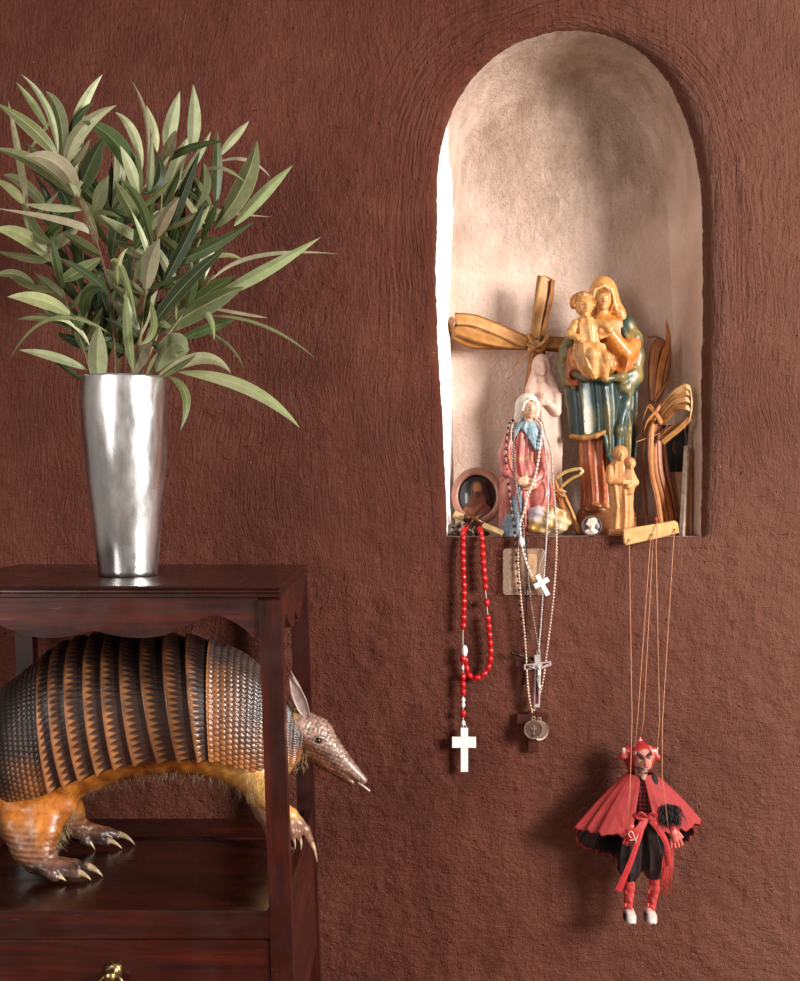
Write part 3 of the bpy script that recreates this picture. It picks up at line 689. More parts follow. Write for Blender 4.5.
def facebumps(c, r, col, yaw=0.):
    x, y, z = c; u = r[0]/9
    return [cap((x+yaw, y-r[1]*.93, z+2.6*u), (x+yaw*1.3, y-r[1]*1.08, z-2.6*u), .9*u, 1.5*u, col, 1.2*u),
            ell((x+yaw, y-r[1]*.9, z-6.2*u), (2.6*u, 1.8*u, 1.5*u), None, col, 1.*u), ell((x+yaw*.8, y-r[1]*.72, z-9.3*u), (3.2*u, 3*u, 2.6*u), None, col, 1.5*u),
            sub(ell((x-3.5*u+yaw, y-r[1]*1.08, z+.8*u), (2.2*u, 1.9*u, 1.3*u), None, None, 1.*u)), sub(ell((x+3.5*u+yaw, y-r[1]*1.08, z+.8*u), (2.2*u, 1.9*u, 1.3*u), None, None, 1.*u))]
PL = paint_mat('aged_painted_plaster', .42, coat=.15, spec=.5, bump=.25, bscale=500, vary=.16, coat_r=.25)
PLM = paint_mat('matt_painted_plaster', .5, coat=.12, spec=.4, bump=.2, bscale=600, vary=.14)

def finger_hand(c, dx, dz, L, r, col, n=4, dy=0., spread=1.):
    """small hand: palm + fingers + thumb along (dx,dz)"""
    c = np.array(c, float); d = np.array((dx, dy, dz), float); d /= np.linalg.norm(d); q = np.array((-d[2], 0, d[0]))
    o = [cap(c, c+d*L*.35, r*1.35, r*1.25, col, .8)]
    for i in range(n):
        t = (i-(n-1)/2); b = c+d*L*.38+q*t*r*.85
        o.append(cap(b, b+d*L*(.62-.07*abs(t))+q*t*.25*r*spread+np.array((0, .8, 0)), r*.48, r*.36, col, .35))
    b = c+q*r*1.2; o.append(cap(b, b+d*L*.4+q*r*.9, r*.5, r*.4, col, .5)); return o

# ---------------------------------------------------------------- tall mother-and-child statue
def tall_statue():
    y = .088; s = S(y); o = P(600, 505, y); base = Vector((o.x, y, SILL))
    t = thing('mother_and_child_statue', base, 'tall plaster statue of a veiled mother in a green mantle holding a child', 'statue')
    org = o; gold = (196, 126, 54); ora = (176, 88, 34); skin = (226, 164, 98); teal = (44, 74, 68)
    g0 = -(o.z-SILL)*s
    fo = [(9, .13, .12, .4, .012), (17, .05, .05, 1.2, -.01)]
    gown = [loft([-2, 12, 40, 75, 110], [1, 1, -1, 0, 0], [0, 0, -1, 0, 0], [19, 18, 19, 22, 18], [15, 14, 14, 13, 9], [(9, .16, .08, .6, .01), (16, .06, .03, 0, 0)], lambda p: np.array((176, 86, 34))+np.outer(np.clip((p[:, 0]+18)/12, -1, 1) < 0, (22, 26, 18)), 2.),
            loft([105, 124, 134, 160, 183, 190], [2, 1, 1, 2, 3, 2], [0, 0, -4, -4, -4, -4], [20, 20, 24, 24, 20, 9], [8, 8, 15, 14, 11, 7], [(8, .05, .05, .5, .02)], gold, 3.),
            cap((2, -6, 184), (1, -7, 196), 6.2, 5.4, skin, 2.), ell((1, -9, 204), (8.6, 9.2, 11.5), None, skin, 1.5)]
    gown += facebumps((1, -9, 204), (8.6, 9.2, 11.5), skin, 0)
    gown += [ell((1, -7.5, 209), (10, 10, 8.5), None, (150, 92, 40), 1.), sub(ell((1, -17, 204), (7.6, 7, 9), None, None, .8))]
    gown += [ell((1, -9.6, 203.5), (8.0, 8.6, 11), None, skin, .4)]+facebumps((1, -9.6, 203.5), (8., 8.6, 11), skin, 0)
    # forearm and hand round the child
    gown += chain([(30, -8, 158), (22, -16, 150), (6, -25, 168)], [9, 8.5, 6.0], (214, 140, 66), 2.5)
    gown += finger_hand((2, -28, 170), -1, .02, 17, 3.4, skin, 4)
    gown += chain([(-26, -8, 150), (-25, -16, 141), (-16, -24, 140)], [8, 6.5, 5], (206, 130, 60), 2.)
    # hanging sleeves with their orange lining
    gown += [loft([118, 126, 140, 156], [-27, -28, -28, -25], [-10, -10, -9, -8], [6, 8.5, 9, 8], [6, 8, 9, 9], [(5, .1, .06, 0, 0)], ora, 2.), loft([128, 136, 150, 165], [20, 21, 24, 28], [-14, -14, -12, -8], [6, 9, 12, 10], [5, 8, 10, 9], [(5, .12, .06, 1., 0)], (204, 118, 52), 2.),
             sub(ell((15, -23, 140), (6.5, 8, 7), (0, 30, 0), None, 3.)), sub(ell((-28, -18, 128), (4.5, 8, 5), None, None, 1.5)),
             ell((-5, -13, -1), (4.2, 7, 3), (0, 0, 10), skin, .6), ell((5, -12, -1), (4, 7, 3), (0, 0, -10), skin, .6)]
    sd_mesh('figure_body', gown, (-44, -42, -6), (44, 26, 222), .85, org, s, PL, t,
            paint=face((1, -9.6, 203.5), (8., 8.6, 11), (95, 60, 30), (190, 98, 60), (150, 98, 50)))
    # mantle
    def fold_col(p):
        th = np.arctan2((p[:, 1])/20, (p[:, 0]-2)/34)
        a = np.sin(7*th+.4+.012*p[:, 2]*1.)*.5+.5; b = np.array([mn.noise((x*.09, y_*.09, z*.03)) for x, y_, z in p])
        r_ = np.sqrt(((p[:, 0]-3)/34)**2+(p[:, 1]/22)**2)
        m = np.clip((r_-.98)*6+b*1.6+.28+(p[:, 2] > 130)*.2, 0, 1)
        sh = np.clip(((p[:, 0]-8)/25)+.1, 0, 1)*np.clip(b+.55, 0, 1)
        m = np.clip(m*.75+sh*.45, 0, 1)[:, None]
        return (1-m)*np.array((30, 58, 56))+m*np.array((146, 122, 68))
    zl = lambda p: np.interp(p[..., 0], [-34, -28, -12, -3, 2, 8, 18, 34], [58, 66, 66, 68, 60, 36, 28, 34])
    man = [loft([20, 60, 95, 125, 150, 165], [6, 4, 3, 1, 0, 2], [0, 0, 0, 1, 2, 3], [24, 31, 33, 35, 34, 31], [17, 21, 22, 21, 19, 17], fo, fold_col, 2., zl),
           sub(loft([0, 50, 72, 84], [5, 3, 3, 2], [1, 1, 1, 1], [20, 25, 25, 10], [13, 16, 15, 6], [], None, 1.)),
           sub(loft([126, 138, 165, 200], [-2, -2, 0, 0], [-12, -12, -12, -12], [24, 24, 24, 22], [14, 16, 16, 16], [], None, 2.)),
           *chain([(12, 4, 186), (25, -1, 180), (33, -3, 166), (35, -4, 148), (32, -6, 128), (22, -14, 116)], [7, 9, 8, 8, 9, 7], fold_col, 5.),
           *chain([(14, -4, 184), (22, -11, 170), (30, -13, 160), (31, -14, 140)], [3, 3, 3, 3], fold_col, 1.),
           *chain([(10, 4, 186), (-8, 6, 184), (-24, 4, 172), (-33, 0, 155), (-37, -3, 138), (-35, -4, 124)], [8, 9, 8, 7, 6, 4.5], fold_col, 5.),
           *chain([(-36, -7, 140), (-32, -8, 122), (-26, -10, 116)], [3, 3, 2.5], fold_col, 1.5),
           *chain([(30, -13, 132), (17, -20, 126), (2, -22, 124), (-16, -20, 126), (-28, -13, 130)], [3.4]*5, fold_col, 5.), *chain([(32, -10, 118), (22, -15, 100), (16, -19, 74), (14, -19, 50)], [3.5, 3.4, 3.2, 2.5], fold_col, 5.), 
           *chain([(-30, -12, 68), (-20, -19, 66), (-8, -23, 68), (0, -23, 72)], [2.6, 2.8, 2.8, 2.2], (176, 120, 60), 1.5), *chain([(1, -22, 68), (5, -20, 48), (10, -18, 36), (18, -14, 30)], [1.8, 1.8, 1.8, 1.8], (60, 88, 78), 1.5)]
    sd_mesh('mantle', man, (-46, -32, 16), (46, 30, 198), .85, org, s, PL, t)
    veil = [ell((2.5, -3, 208), (15, 13.5, 20.5), None, (220, 156, 88), 2.), *chain([(12, -3, 206), (18, -4, 192), (23, -5, 182)], [6, 6, 5], (214, 150, 84), 3.), *chain([(-8, 0, 204), (-9, 0, 192), (-8, 0, 184)], [6, 5, 4], (214, 150, 84), 3.),
            sub(ell((1, -17, 202), (9.6, 15, 12.4), None, None, 1.2)), sub(cap((2, -14, 200), (2, -14, 184), 8.5, 9, None, 1.)), *chain([(-9, -13, 205), (-7, -14, 213), (1, -16, 217), (9, -14, 213), (12, -12, 205), (14, -11, 194)], [1.3]*6, (232, 176, 112), 1.2)]
    sd_mesh('veil', veil, (-20, -22, 176), (34, 16, 234), .75, org, s, PL, t)
    # child
    sk = (224, 160, 92); dr_ = (214, 158, 92); hc = (-20, -25, 195)
    ch = [ell(hc, (9, 9, 10), None, sk, 1.)]+facebumps(hc, (9, 9, 10), sk, 1.)
    ch += [ell((-21, -21, 199), (10.2, 9.5, 9), None, (184, 122, 60), .6)]+[ell((-21+10*math.cos(a), -24+2*math.sin(3*a), 198+8.5*math.sin(a)), (3.2, 3.8, 3.2), None, (178, 116, 56), 1.4) for a in np.linspace(-.3, 3.5, 11)]
    ch += [cap((-19, -24, 188), (-18, -24, 183), 4.5, 5.5, sk, 1.), loft([148, 162, 175, 184], [-15, -17, -18, -18], -24, [14, 12, 12, 7], [10, 9, 9, 7], [(8, .16, .08, 0, .03)], dr_, 2.),
           *chain([(-28, -25, 178), (-34, -29, 167), (-28, -33, 163)], [4.4, 4.2, 3.2], dr_, 1.5), *finger_hand((-27, -34, 162), 1, .2, 8, 2., sk, 3),
           *chain([(-8, -26, 178), (1, -31, 175), (4, -33, 170)], [4.4, 4, 3], dr_, 1.5), *finger_hand((4, -33, 171), .4, .6, 8, 2., sk, 3),
           loft([124, 134, 148, 158], [-8, -12, -15, -15], [-27, -28, -27, -25], [9, 14, 15, 14], [8, 11, 12, 11], [(7, .26, .16, .5, .05)], (218, 160, 96), 2.),
           *chain([(-20, -30, 152), (-14, -38, 146), (-12, -34, 128)], [5.5, 5.5, 3.8], (220, 164, 100), 2.), *chain([(-8, -30, 150), (0, -37, 143), (-1, -34, 126)], [5.5, 5, 3.6], (214, 154, 90), 2.),
           ell((-12, -37, 124), (3, 5.5, 2.6), None, sk, .5), ell((-1, -37, 122), (3, 5.5, 2.6), None, sk, .5)]
    sd_mesh('child_figure', ch, (-42, -48, 116), (14, -6, 218), .75, org, s, PL, t, paint=face(hc, (9, 9, 10), (110, 62, 30), (190, 90, 60), (150, 92, 48), yaw=1.))
    sd_mesh('base', [loft([g0, g0+3, -8, -4, 0], [6]*5, [0]*5, [31, 31, 30, 27, 22], [22, 22, 21, 19, 14], [(5, .03, .03, 0, 0)], (150, 88, 46), 1.), ell((-8, -16, -4), (12, 6, 4), (0, 0, 8), (150, 88, 44), 2.)], (-34, -28, g0-2), (44, 28, 4), 1.1, org, s, PL, t)
tall_statue()

# ---------------------------------------------------------------- kneeling figure in pink
def pink_statue():
    y = .036; s = S(y); o = P(522, 533, y); o.z = SILL
    t = thing('kneeling_statue', o, 'small kneeling statue in pink robe and white veil, hung with rosaries', 'statue')
    pk = lambda p: np.array((192, 96, 88))+np.outer(np.clip(.5+np.array([mn.noise((a*.12, b*.12, c*.05)) for a, b, c in p]), 0, 1), (25, 40, 36))
    sk = (236, 184, 150)
    b = [loft([2, 14, 50, 75, 100, 110], [3, 4, 4, -1, 1, 2], [2, 1, 0, 0, 0, 0], [26, 26, 24, 17, 15, 10], [19, 19, 16, 11, 10, 8], [(8, .12, .09, .4, .015), (15, .07, .05, 0, 0)], pk, 3.),
         ell((17, -9, 40), (14, 13, 18), (0, 15, 0), pk, 4.), ell((-10, -9, 44), (11, 11, 16), None, pk, 4.),
         *chain([(-12, -2, 102), (-18, -5, 82), (-17, -12, 64), (-5, -18, 55)], [5.5, 5.8, 5.2, 3.8], pk, 3.), *chain([(15, -2, 100), (20, -5, 80), (19, -12, 62), (9, -18, 54)], [5.5, 5.8, 5.2, 3.8], pk, 3.),
         *finger_hand((-4, -21, 54), 1, -.08, 15, 2.8, sk, 4), *finger_hand((9, -20, 51), -1, 0, 11, 2.6, sk, 4),
         cap((5, -4, 110), (6, -7, 119), 4.5, 4.2, sk, 1.5)]
    hc = (7, -9, 127); hr = (7.8, 8, 9.8)
    b += [ell((6, -6, 129), (9, 9, 10), None, (120, 70, 42), 1.), sub(ell((7, -17, 126.5), (6.6, 7, 8.4), None, None, .6)), ell(hc, hr, (0, 8, 0), sk, .4)]+facebumps(hc, hr, sk, .5)
    ptw = face(hc, hr, (60, 40, 35), (190, 70, 70), (110, 65, 45), yaw=.5)
    ptw += [(lambda p: nearl(p, [(-16, 79), (0, 77), (18, 80)], 2.2)*(np.abs(p[:, 2]-78) < 4), (205, 150, 70))]
    sd_mesh('figure_body', b, (-34, -28, -2), (38, 24, 142), .75, o, s, PL, t, paint=ptw, ground=0.)
    bl = [loft([82, 92, 104, 114], [6, 4, 3, 4], [-2, -2, -2, -3], [17, 18.5, 16, 8], [12.5, 12.5, 11.5, 8.5], [(11, .07, .06, .4, 0)], (140, 166, 178), 1., lambda p: np.interp(p[..., 0], [-18, -10, -2, 6, 12, 22], [98, 94, 108, 96, 84, 92])), sub(cap((-3, -20, 88), (4, -13, 106), 9, 2, None, .8)), sub(loft([78, 96, 104], [6, 4, 3], -2, [13, 14, 12], [9, 9, 8], [], None, .5))]
    sd_mesh('blue_collar', bl, (-20, -20, 84), (32, 16, 120), .7, o, s, PL, t)
    dp = [loft([0, 20, 40, 52], [-9, -8, -7, -5], [-16, -16, -16, -15], [7, 6, 5, 3], [7, 6, 5, 4], [(5, .15, .1, 0, 0)], (120, 142, 160), 2.), loft([0, 10, 22], [-14, -14, -12], [-12, -12, -12], [9, 8, 5], [7, 6, 5], [(4, .1, .1, 0, 0)], (132, 150, 165), 2.)]
    sd_mesh('blue_underskirt', dp, (-30, -28, -2), (8, -2, 56), .8, o, s, PL, t, ground=0.)
    vl = [ell((5, -4, 130), (12, 11.5, 12.8), None, (228, 212, 198), 2.), *chain([(-2, -3, 126), (-3, -2, 119), (-4, -1, 115)], [5, 4.5, 3], (232, 216, 202), 3.), *chain([(12, -3, 127), (13, -2, 122), (13, -1, 119)], [4.5, 3.5, 2.5], (226, 206, 192), 3.),
          sub(ell((7.5, -18, 124.5), (8.6, 14, 11), None, None, 1.)), *chain([(-.5, -13, 125), (1, -14.5, 132), (7, -16, 136.5), (13, -14, 133), (15, -12, 126)], [1.2]*5, (244, 234, 222), 1.)]
    sd_mesh('white_veil', vl, (-16, -20, 96), (26, 12, 148), .6, o, s, paint_mat('white_veil_paint', .45, vary=.03, coat=.1), t)
pink_statue()
# ---------------------------------------------------------------- pale figurine behind
def pale_statue():
    y = .098; s = S(y); o = P(544, 533, y); o.z = SILL
    t = thing('pale_figurine', o, 'unpainted pinkish white praying figurine standing behind the pink robed statue', 'statue')
    c = (222, 186, 168)
    b = [loft([0, 10, 60, 100, 130, 150], [2, 1, 0, 0, -1, -2], 0, [21, 18, 17, 18, 17, 7], [15, 13, 12, 12, 11, 7], [(8, .07, .05, .2, .01), (3, .03, .03, 1, 0)], c, 3.),
         cap((-2, -2, 148), (-3, -3, 158), 4.5, 4., c, 2.), ell((-3, -4, 166), (6.4, 6.6, 8.4), None, c, .5)]+facebumps((-3, -4, 166), (6.4, 6.6, 8.4), c, 0)
    b += [ell((-2.5, 0, 168), (10, 9, 12.5), None, c, 1.), sub(ell((-3, -9, 165), (6.9, 8, 9), None, None, .8)), ell((-3, -4, 166), (6.2, 6.4, 8.2), None, c, .3)]+facebumps((-3, -4, 166), (6.2, 6.4, 8.2), c, 0)
    b += [*chain([(-10, 0, 160), (-13, 0, 146), (-15, 0, 134)], [4, 5, 5], c, 3.), *chain([(5, 0, 160), (10, 0, 146), (14, 0, 134)], [4, 5, 5], c, 3.), *chain([(-14, -4, 138), (-13, -10, 122), (-4, -13, 132)], [5, 4.5, 3.2], c, 2.), *chain([(13, -4, 138), (11, -10, 122), (1, -13, 132)], [5, 4.5, 3.2], c, 2.),
          *finger_hand((-2.6, -13.5, 130), .05, 1, 12, 1.9, c, 3), *finger_hand((.6, -13.5, 130), -.05, 1, 12, 1.9, c, 3)]
    sd_mesh('figure_body', b, (-24, -20, -2), (26, 18, 184), .8, o, s, paint_mat('pinkish_bisque', .6, sss=.2, vary=.05, bump=.1), t, ground=0., paint=face((-3, -4, 166), (6.2, 6.4, 8.2), (170, 120, 105), (195, 130, 120), (190, 150, 135)))
pale_statue()
# ---------------------------------------------------------------- little tan figurine at the sill edge
def tan_statue():
    y = .020; s = S(y); o = P(621, 533, y); o.z = SILL
    t = thing('small_mother_figurine', o, 'small tan carved mother and child figurine standing in front of the tall green statue', 'statue')
    c = lambda p: np.array((202, 140, 84))+np.outer(np.clip(.5+.8*np.array([mn.noise((a*.15, b*.3, z*.06)) for a, b, z in p]), 0, 1), (26, 30, 26)); f = (226, 168, 112)
    b = [loft([7, 30, 55, 72, 78], [0, 0, -1, -1, -1], 0, [12, 11.5, 13, 11, 6], [9, 8.5, 9, 8, 5], [(9, .12, .05, .3, 0), (15, .04, .02, 0, 0)], c, 2.),
         cap((-1, -1, 74), (-1, -2, 80), 3, 2.8, f, 1.), ell((-1, -1, 83), (8, 7, 8.5), None, (205, 140, 84), 1.), sub(ell((-1, -8, 82), (5.2, 5.5, 6.3), None, None, .6)), ell((-1, -4, 82), (5, 5, 6.2), None, f, .4)]+facebumps((-1, -4, 82), (5, 5, 6.2), f, .3)
    b += [ell((8, -5, 73), (6, 5.5, 6.2), None, (205, 140, 84), .5), ell((8, -7.5, 72.5), (4.2, 4.6, 4.8), None, f, .4)]+facebumps((8, -7.5, 72.5), (4.2, 4.6, 4.8), f, 0)
    b += [loft([42, 50, 60, 68], [7, 7, 7, 7], -6, [4, 6, 6.5, 4], [4, 5, 5, 4], [(5, .08, .05, 0, 0)], c, 1.), *chain([(-11, -2, 68), (-12, -6, 56), (0, -11, 54)], [4, 4, 2.6], c, 1.5), *chain([(10, -2, 62), (13, -6, 54), (5, -11, 50)], [3.5, 3.5, 2.5], c, 1.5),
          *finger_hand((0, -12, 54), 1, .1, 7, 1.4, f, 3), *chain([(-7, -8, 50), (-5, -10, 30), (-7, -8, 8)], [1.6, 1.8, 1.5], c, 1.), *chain([(2, -9, 46), (3, -9.5, 26), (2, -9, 8)], [1.5, 1.8, 1.5], c, 1.)]
    sd_mesh('figure_body', b, (-18, -18, 4), (20, 14, 96), .6, o, s, PLM, t, paint=face((-1, -4, 82), (5, 5, 6.2), (130, 78, 45), (190, 100, 70), (160, 100, 60), yaw=.3)+face((8, -7.5, 72.5), (4.2, 4.6, 4.8), (130, 78, 45), (190, 100, 70), (160, 100, 60)))
    sd_mesh('base', [rbox((-1, 0, 4), (14, 10, 4), 1.5, None, (150, 90, 50), 1.)], (-18, -13, -2), (18, 13, 10), .8, o, s, PLM, t, ground=0.)
tan_statue()

# ---------------------------------------------------------------- dried palm pieces
def straw_mat():
    n = N('dried_palm'); co = obj_co(n); at = n.n('Attribute', {'attribute_name': 'col'}).outputs['Color']
    g = n.noise(co, 60., 4); f = n.noise(n.mapping(co, (500, 500, 500)), 1., 2)
    n.P(Base_Color=n.mix(n.rng(g, .35, .65), at, n.mix(1., at, (.72, .62, .5), 'MULTIPLY')), Roughness=.42, Specular_IOR_Level=.5, Normal=n.bump(f, .2, .0005))
    return n.m
STRAW = straw_mat()
def ribbon(mb, pts, w, col=(196, 138, 76), th=.0007, twist=0., face_=None, taper=(1, 1), k=6):
    """pts (px,py,Y); flat strip w px wide"""
    q = catmull(pts, k); p3 = [P(*a) for a in q]; n_ = len(p3); G = []; c0 = np.array(lina(col)); cols = []
    for i, p in enumerate(p3):
        tg = (p3[min(i+1, n_-1)]-p3[max(i-1, 0)]).normalized(); u = i/(n_-1)
        nn = Vector(face_) if face_ else Vector((0, -1, 0))
        nn = nn-tg*nn.dot(tg); nn = nn.normalized() if nn.length > .1 else tg.orthogonal().normalized()
        nn = Matrix.Rotation(twist*u+(.0 if not callable(twist) else 0), 3, tg) @ nn; wv = tg.cross(nn)
        ww = w/2/S(q[i][2])*((1-u)*taper[0]+u*taper[1])
        if taper[1] == 0: ww = w/2/S(q[i][2])*max(.05, min(1, (1-u)*2.2))*((u*3+taper[0]) if u < .3 and taper[0] < 1 else 1)
        row = [p+wv*ww*a+nn*b for a, b in ((-1, 0), (-.5, th*.9), (0, th*.4), (.5, th*.9), (1, 0), (.5, -th), (0, -th*1.3), (-.5, -th))]
        G.append(row); cols += [c0*m for m in (.8, 1., .85, 1., .8, 1, .85, 1)]
    mb.grid(G, np.array(cols), cv=True); b = len(mb.v)-len(G)*8
    mb.f.append(tuple(range(b, b+8))[::-1]); mb.f.append(tuple(range(len(mb.v)-8, len(mb.v))))
tanc = (196, 134, 72)
t = thing('palm_cross', P(541, 342, .125), 'large dried palm cross with a looped arm reaching the white niche edge', 'cross')
mb = MB()
ribbon(mb, [(528, 343, .118), (500, 331, .115), (475, 321, .108), (455, 319, .100)], 14, (206, 150, 90), face_=(0, -1, .3))
ribbon(mb, [(455, 319, .100), (451, 322, .099), (451, 330, .100), (455, 336, .104)], 12, (170, 112, 60), face_=(-1, -.6, 0))
ribbon(mb, [(528, 345, .122), (505, 343, .116), (480, 337, .110), (454, 327, .104)], 19, (200, 142, 78), face_=(0, -1, -.2), taper=(.5, .8))
ribbon(mb, [(528, 346, .126), (495, 345, .122), (470, 343, .117), (453, 333, .108)], 14, (176, 116, 60), face_=(0, -1, -.4), taper=(.6, .8))
mb.build('left_arm', STRAW, t)
mb = MB()
ribbon(mb, [(536, 340, .118), (539, 315, .112), (543, 292, .106), (546, 277, .103)], 16, (204, 148, 86), face_=(.3, -1, 0), taper=(.8, 1))
ribbon(mb, [(539, 277, .103), (538, 282, .110), (535, 310, .122), (533, 335, .124)], 6, (160, 104, 56), face_=(-1, -.5, 0))
ribbon(mb, [(553, 280, .104), (551, 300, .110), (546, 320, .116), (541, 342, .122)], 7, (170, 112, 60), face_=(.9, -.8, 0))
ribbon(mb, [(540, 277, .105), (546, 276, .104), (553, 280, .106)], 4, (222, 172, 110), face_=(0, -.4, 1))
mb.build('upper_arm', STRAW, t)
mb = MB(); ribbon(mb, [(540, 343, .124), (556, 343, .123), (572, 344, .124), (588, 343, .126)], 13, (190, 128, 64), face_=(0, -1, .1)); ribbon(mb, [(540, 346, .128), (564, 348, .129), (588, 347, .129)], 9, (160, 102, 52)); mb.build('right_arm', STRAW, t)
mb = MB(); ribbon(mb, [(539, 346, .122), (534, 370, .124), (530, 400, .127), (526, 450, .130), (523, 500, .128), (521, 531, .116)], 14, (186, 118, 60)); ribbon(mb, [(541, 346, .126), (540, 400, .130), (534, 460, .133), (530, 531, .125)], 9, (150, 94, 50)); mb.build('lower_arm', STRAW, t)
mb = MB()
ribbon(mb, [(528, 334, .113), (535, 345, .108), (543, 351, .110)], 4, (200, 140, 76)); ribbon(mb, [(549, 334, .113), (541, 345, .106), (528, 350, .110)], 4, (206, 150, 84)); ribbon(mb, [(546, 350, .112), (536, 348, .106), (527, 344, .112)], 4, (180, 120, 62))
ribbon(mb, [(541, 346, .106), (530, 352, .102), (518, 362, .100), (511, 377, .104)], 2.2, (176, 116, 64), taper=(1, 0)); ribbon(mb, [(533, 346, .109), (540, 351, .106), (545, 347, .109)], 4, (188, 128, 66))
ribbon(mb, [(536, 350, .110), (545, 341, .105), (549, 335, .108)], 3, (210, 156, 92)); mb.build('knot', STRAW, t)
# tall palm bundle at the right
t = thing('palm_cross', P(655, 533, .06), 'dried palm cross with a strip loop, standing beside the sticks in the niche corner', 'cross')
mb = MB()
ribbon(mb, [(654, 402, .080), (653, 375, .085), (656, 350, .092), (663, 341, .096)], 13, (172, 104, 50), face_=(-.3, -1, 0), taper=(.7, 1)); ribbon(mb, [(657, 400, .075), (661, 370, .082), (668, 340, .092), (666, 319, .096)], 8, (198, 124, 62), taper=(1, 0))
ribbon(mb, [(659, 398, .074), (668, 375, .082), (670, 350, .090), (668, 325, .098)], 5, (160, 98, 52), face_=(.6, -.8, 0), taper=(1, 0)); ribbon(mb, [(648, 337, .092), (657, 337, .090), (664, 341, .088), (662, 352, .090)], 1.5, (130, 70, 45))
ribbon(mb, [(655, 402, .07), (662, 390, .075), (672, 376, .080)], 3, (186, 120, 64), taper=(1, 0)); mb.build('upper_arm', STRAW, t)
mb = MB()
for i, (dy, c_) in enumerate(((0, (222, 172, 110)), (6, (206, 150, 88)), (13, (212, 160, 98)), (21, (178, 114, 62)))):
    ribbon(mb, [(655+i*.6, 419+i*.8, .062), (664, 407+dy*.6, .048), (675, 393+dy*.7, .034), (686, 386+dy, .026)], 7.5, c_, face_=(0, -1, .35)); ribbon(mb, [(686, 386+dy, .026), (690, 388+dy, .030), (691, 393+dy, .044)], 6.5, (232, 190, 134), face_=(1, -.5, .2))
ribbon(mb, [(690, 388, .028), (692, 402, .027), (690, 418, .030), (684, 428, .036)], 2.5, (236, 196, 140), face_=(.8, -1, 0))
ribbon(mb, [(690, 418, .030), (680, 428, .036), (670, 436, .042), (662, 443, .048)], 6, (204, 144, 80), face_=(0, -1, .2)); ribbon(mb, [(688, 422, .034), (680, 424, .040), (668, 430, .048), (660, 441, .052)], 5, (176, 116, 60), face_=(0, -1, -.3)); mb.build('looped_arm', STRAW, t)
mb = MB()
for x0, xm, x1, y1, w_, c_, Y0 in ((650, 651, 660, 528, 6, (196, 124, 62), .058), (655, 656, 668, 527, 5, (186, 112, 54), .06), (659, 661, 674, 527, 6, (178, 96, 44), .064), (646, 643, 647, 522, 3, (166, 96, 50), .07), (662, 667, 676, 520, 5, (150, 76, 38), .072), (652, 652, 663, 530, 4, (214, 146, 82), .052)):
    ribbon(mb, [(655, 414, Y0+.006), (x0, 435, Y0), (xm, 470, Y0-.002), ((xm+x1)/2+1, 500, Y0), (x1, y1+4, Y0)], w_, c_, face_=(rng.uniform(-.4, .4), -1, 0))
mb.build('lower_arm', STRAW, t)
mb = MB(); ribbon(mb, [(662, 402, .052), (655, 412, .046), (647, 422, .05), (644, 432, .055)], 3, (206, 140, 76), taper=(1, 0)); ribbon(mb, [(648, 405, .055), (656, 414, .046), (662, 424, .05)], 5, (196, 128, 66)); ribbon(mb, [(650, 420, .052), (656, 412, .046), (661, 404, .05)], 4, (180, 110, 56))
ribbon(mb, [(655, 412, .05), (649, 405, .052), (643, 420, .055), (640, 441, .06)], 1.2, (176, 110, 60), taper=(1, 0)); ribbon(mb, [(636, 442, .06), (650, 437, .056), (662, 432, .052), (668, 424, .05)], 1.2, (200, 140, 90)); mb.build('knot', STRAW, t)
# small folded palm knot behind the pink figure
t = thing('small_palm_knot', P(570, 533, .03), 'small folded palm knot leaning between the pink statue and the round cameo', 'palm decoration')
mb = MB(); ribbon(mb, [(556, 478, .03), (565, 472, .026), (576, 469, .022), (582, 469, .022)], 4, (214, 184, 112), face_=(0, -1, .4)); ribbon(mb, [(579, 468, .022), (583, 471, .020), (580, 474, .021)], 4, (240, 222, 180), face_=(1, -1, 0)); ribbon(mb, [(581, 474, .022), (571, 479, .025), (561, 487, .028)], 3.5, (196, 158, 84), face_=(0, -1, .3)); mb.build('loop', STRAW, t)
mb = MB(); SY = .028
for i, (a, b_) in enumerate((((555, 480), (579, 533)), ((557, 484), (574, 531)), ((552, 486), (569, 530)), ((560, 486), (580, 532)), ((554, 490), (566, 520)))): ribbon(mb, [(a[0], a[1], SY+i*.0016), ((a[0]+b_[0])/2+(i-2), (a[1]+b_[1])/2, SY-.002*i), (b_[0], b_[1], SY-.004+i*.001)], 2.6, [(206, 148, 80), (176, 108, 52), (150, 84, 40), (214, 160, 96), (186, 120, 60)][i])
ribbon(mb, [(551, 492, .022), (559, 490, .018), (566, 492, .022)], 2.4, (200, 146, 84)); ribbon(mb, [(552, 487, .022), (560, 494, .018), (567, 497, .022)], 2, (180, 116, 60)); mb.build('stalks', STRAW, t)
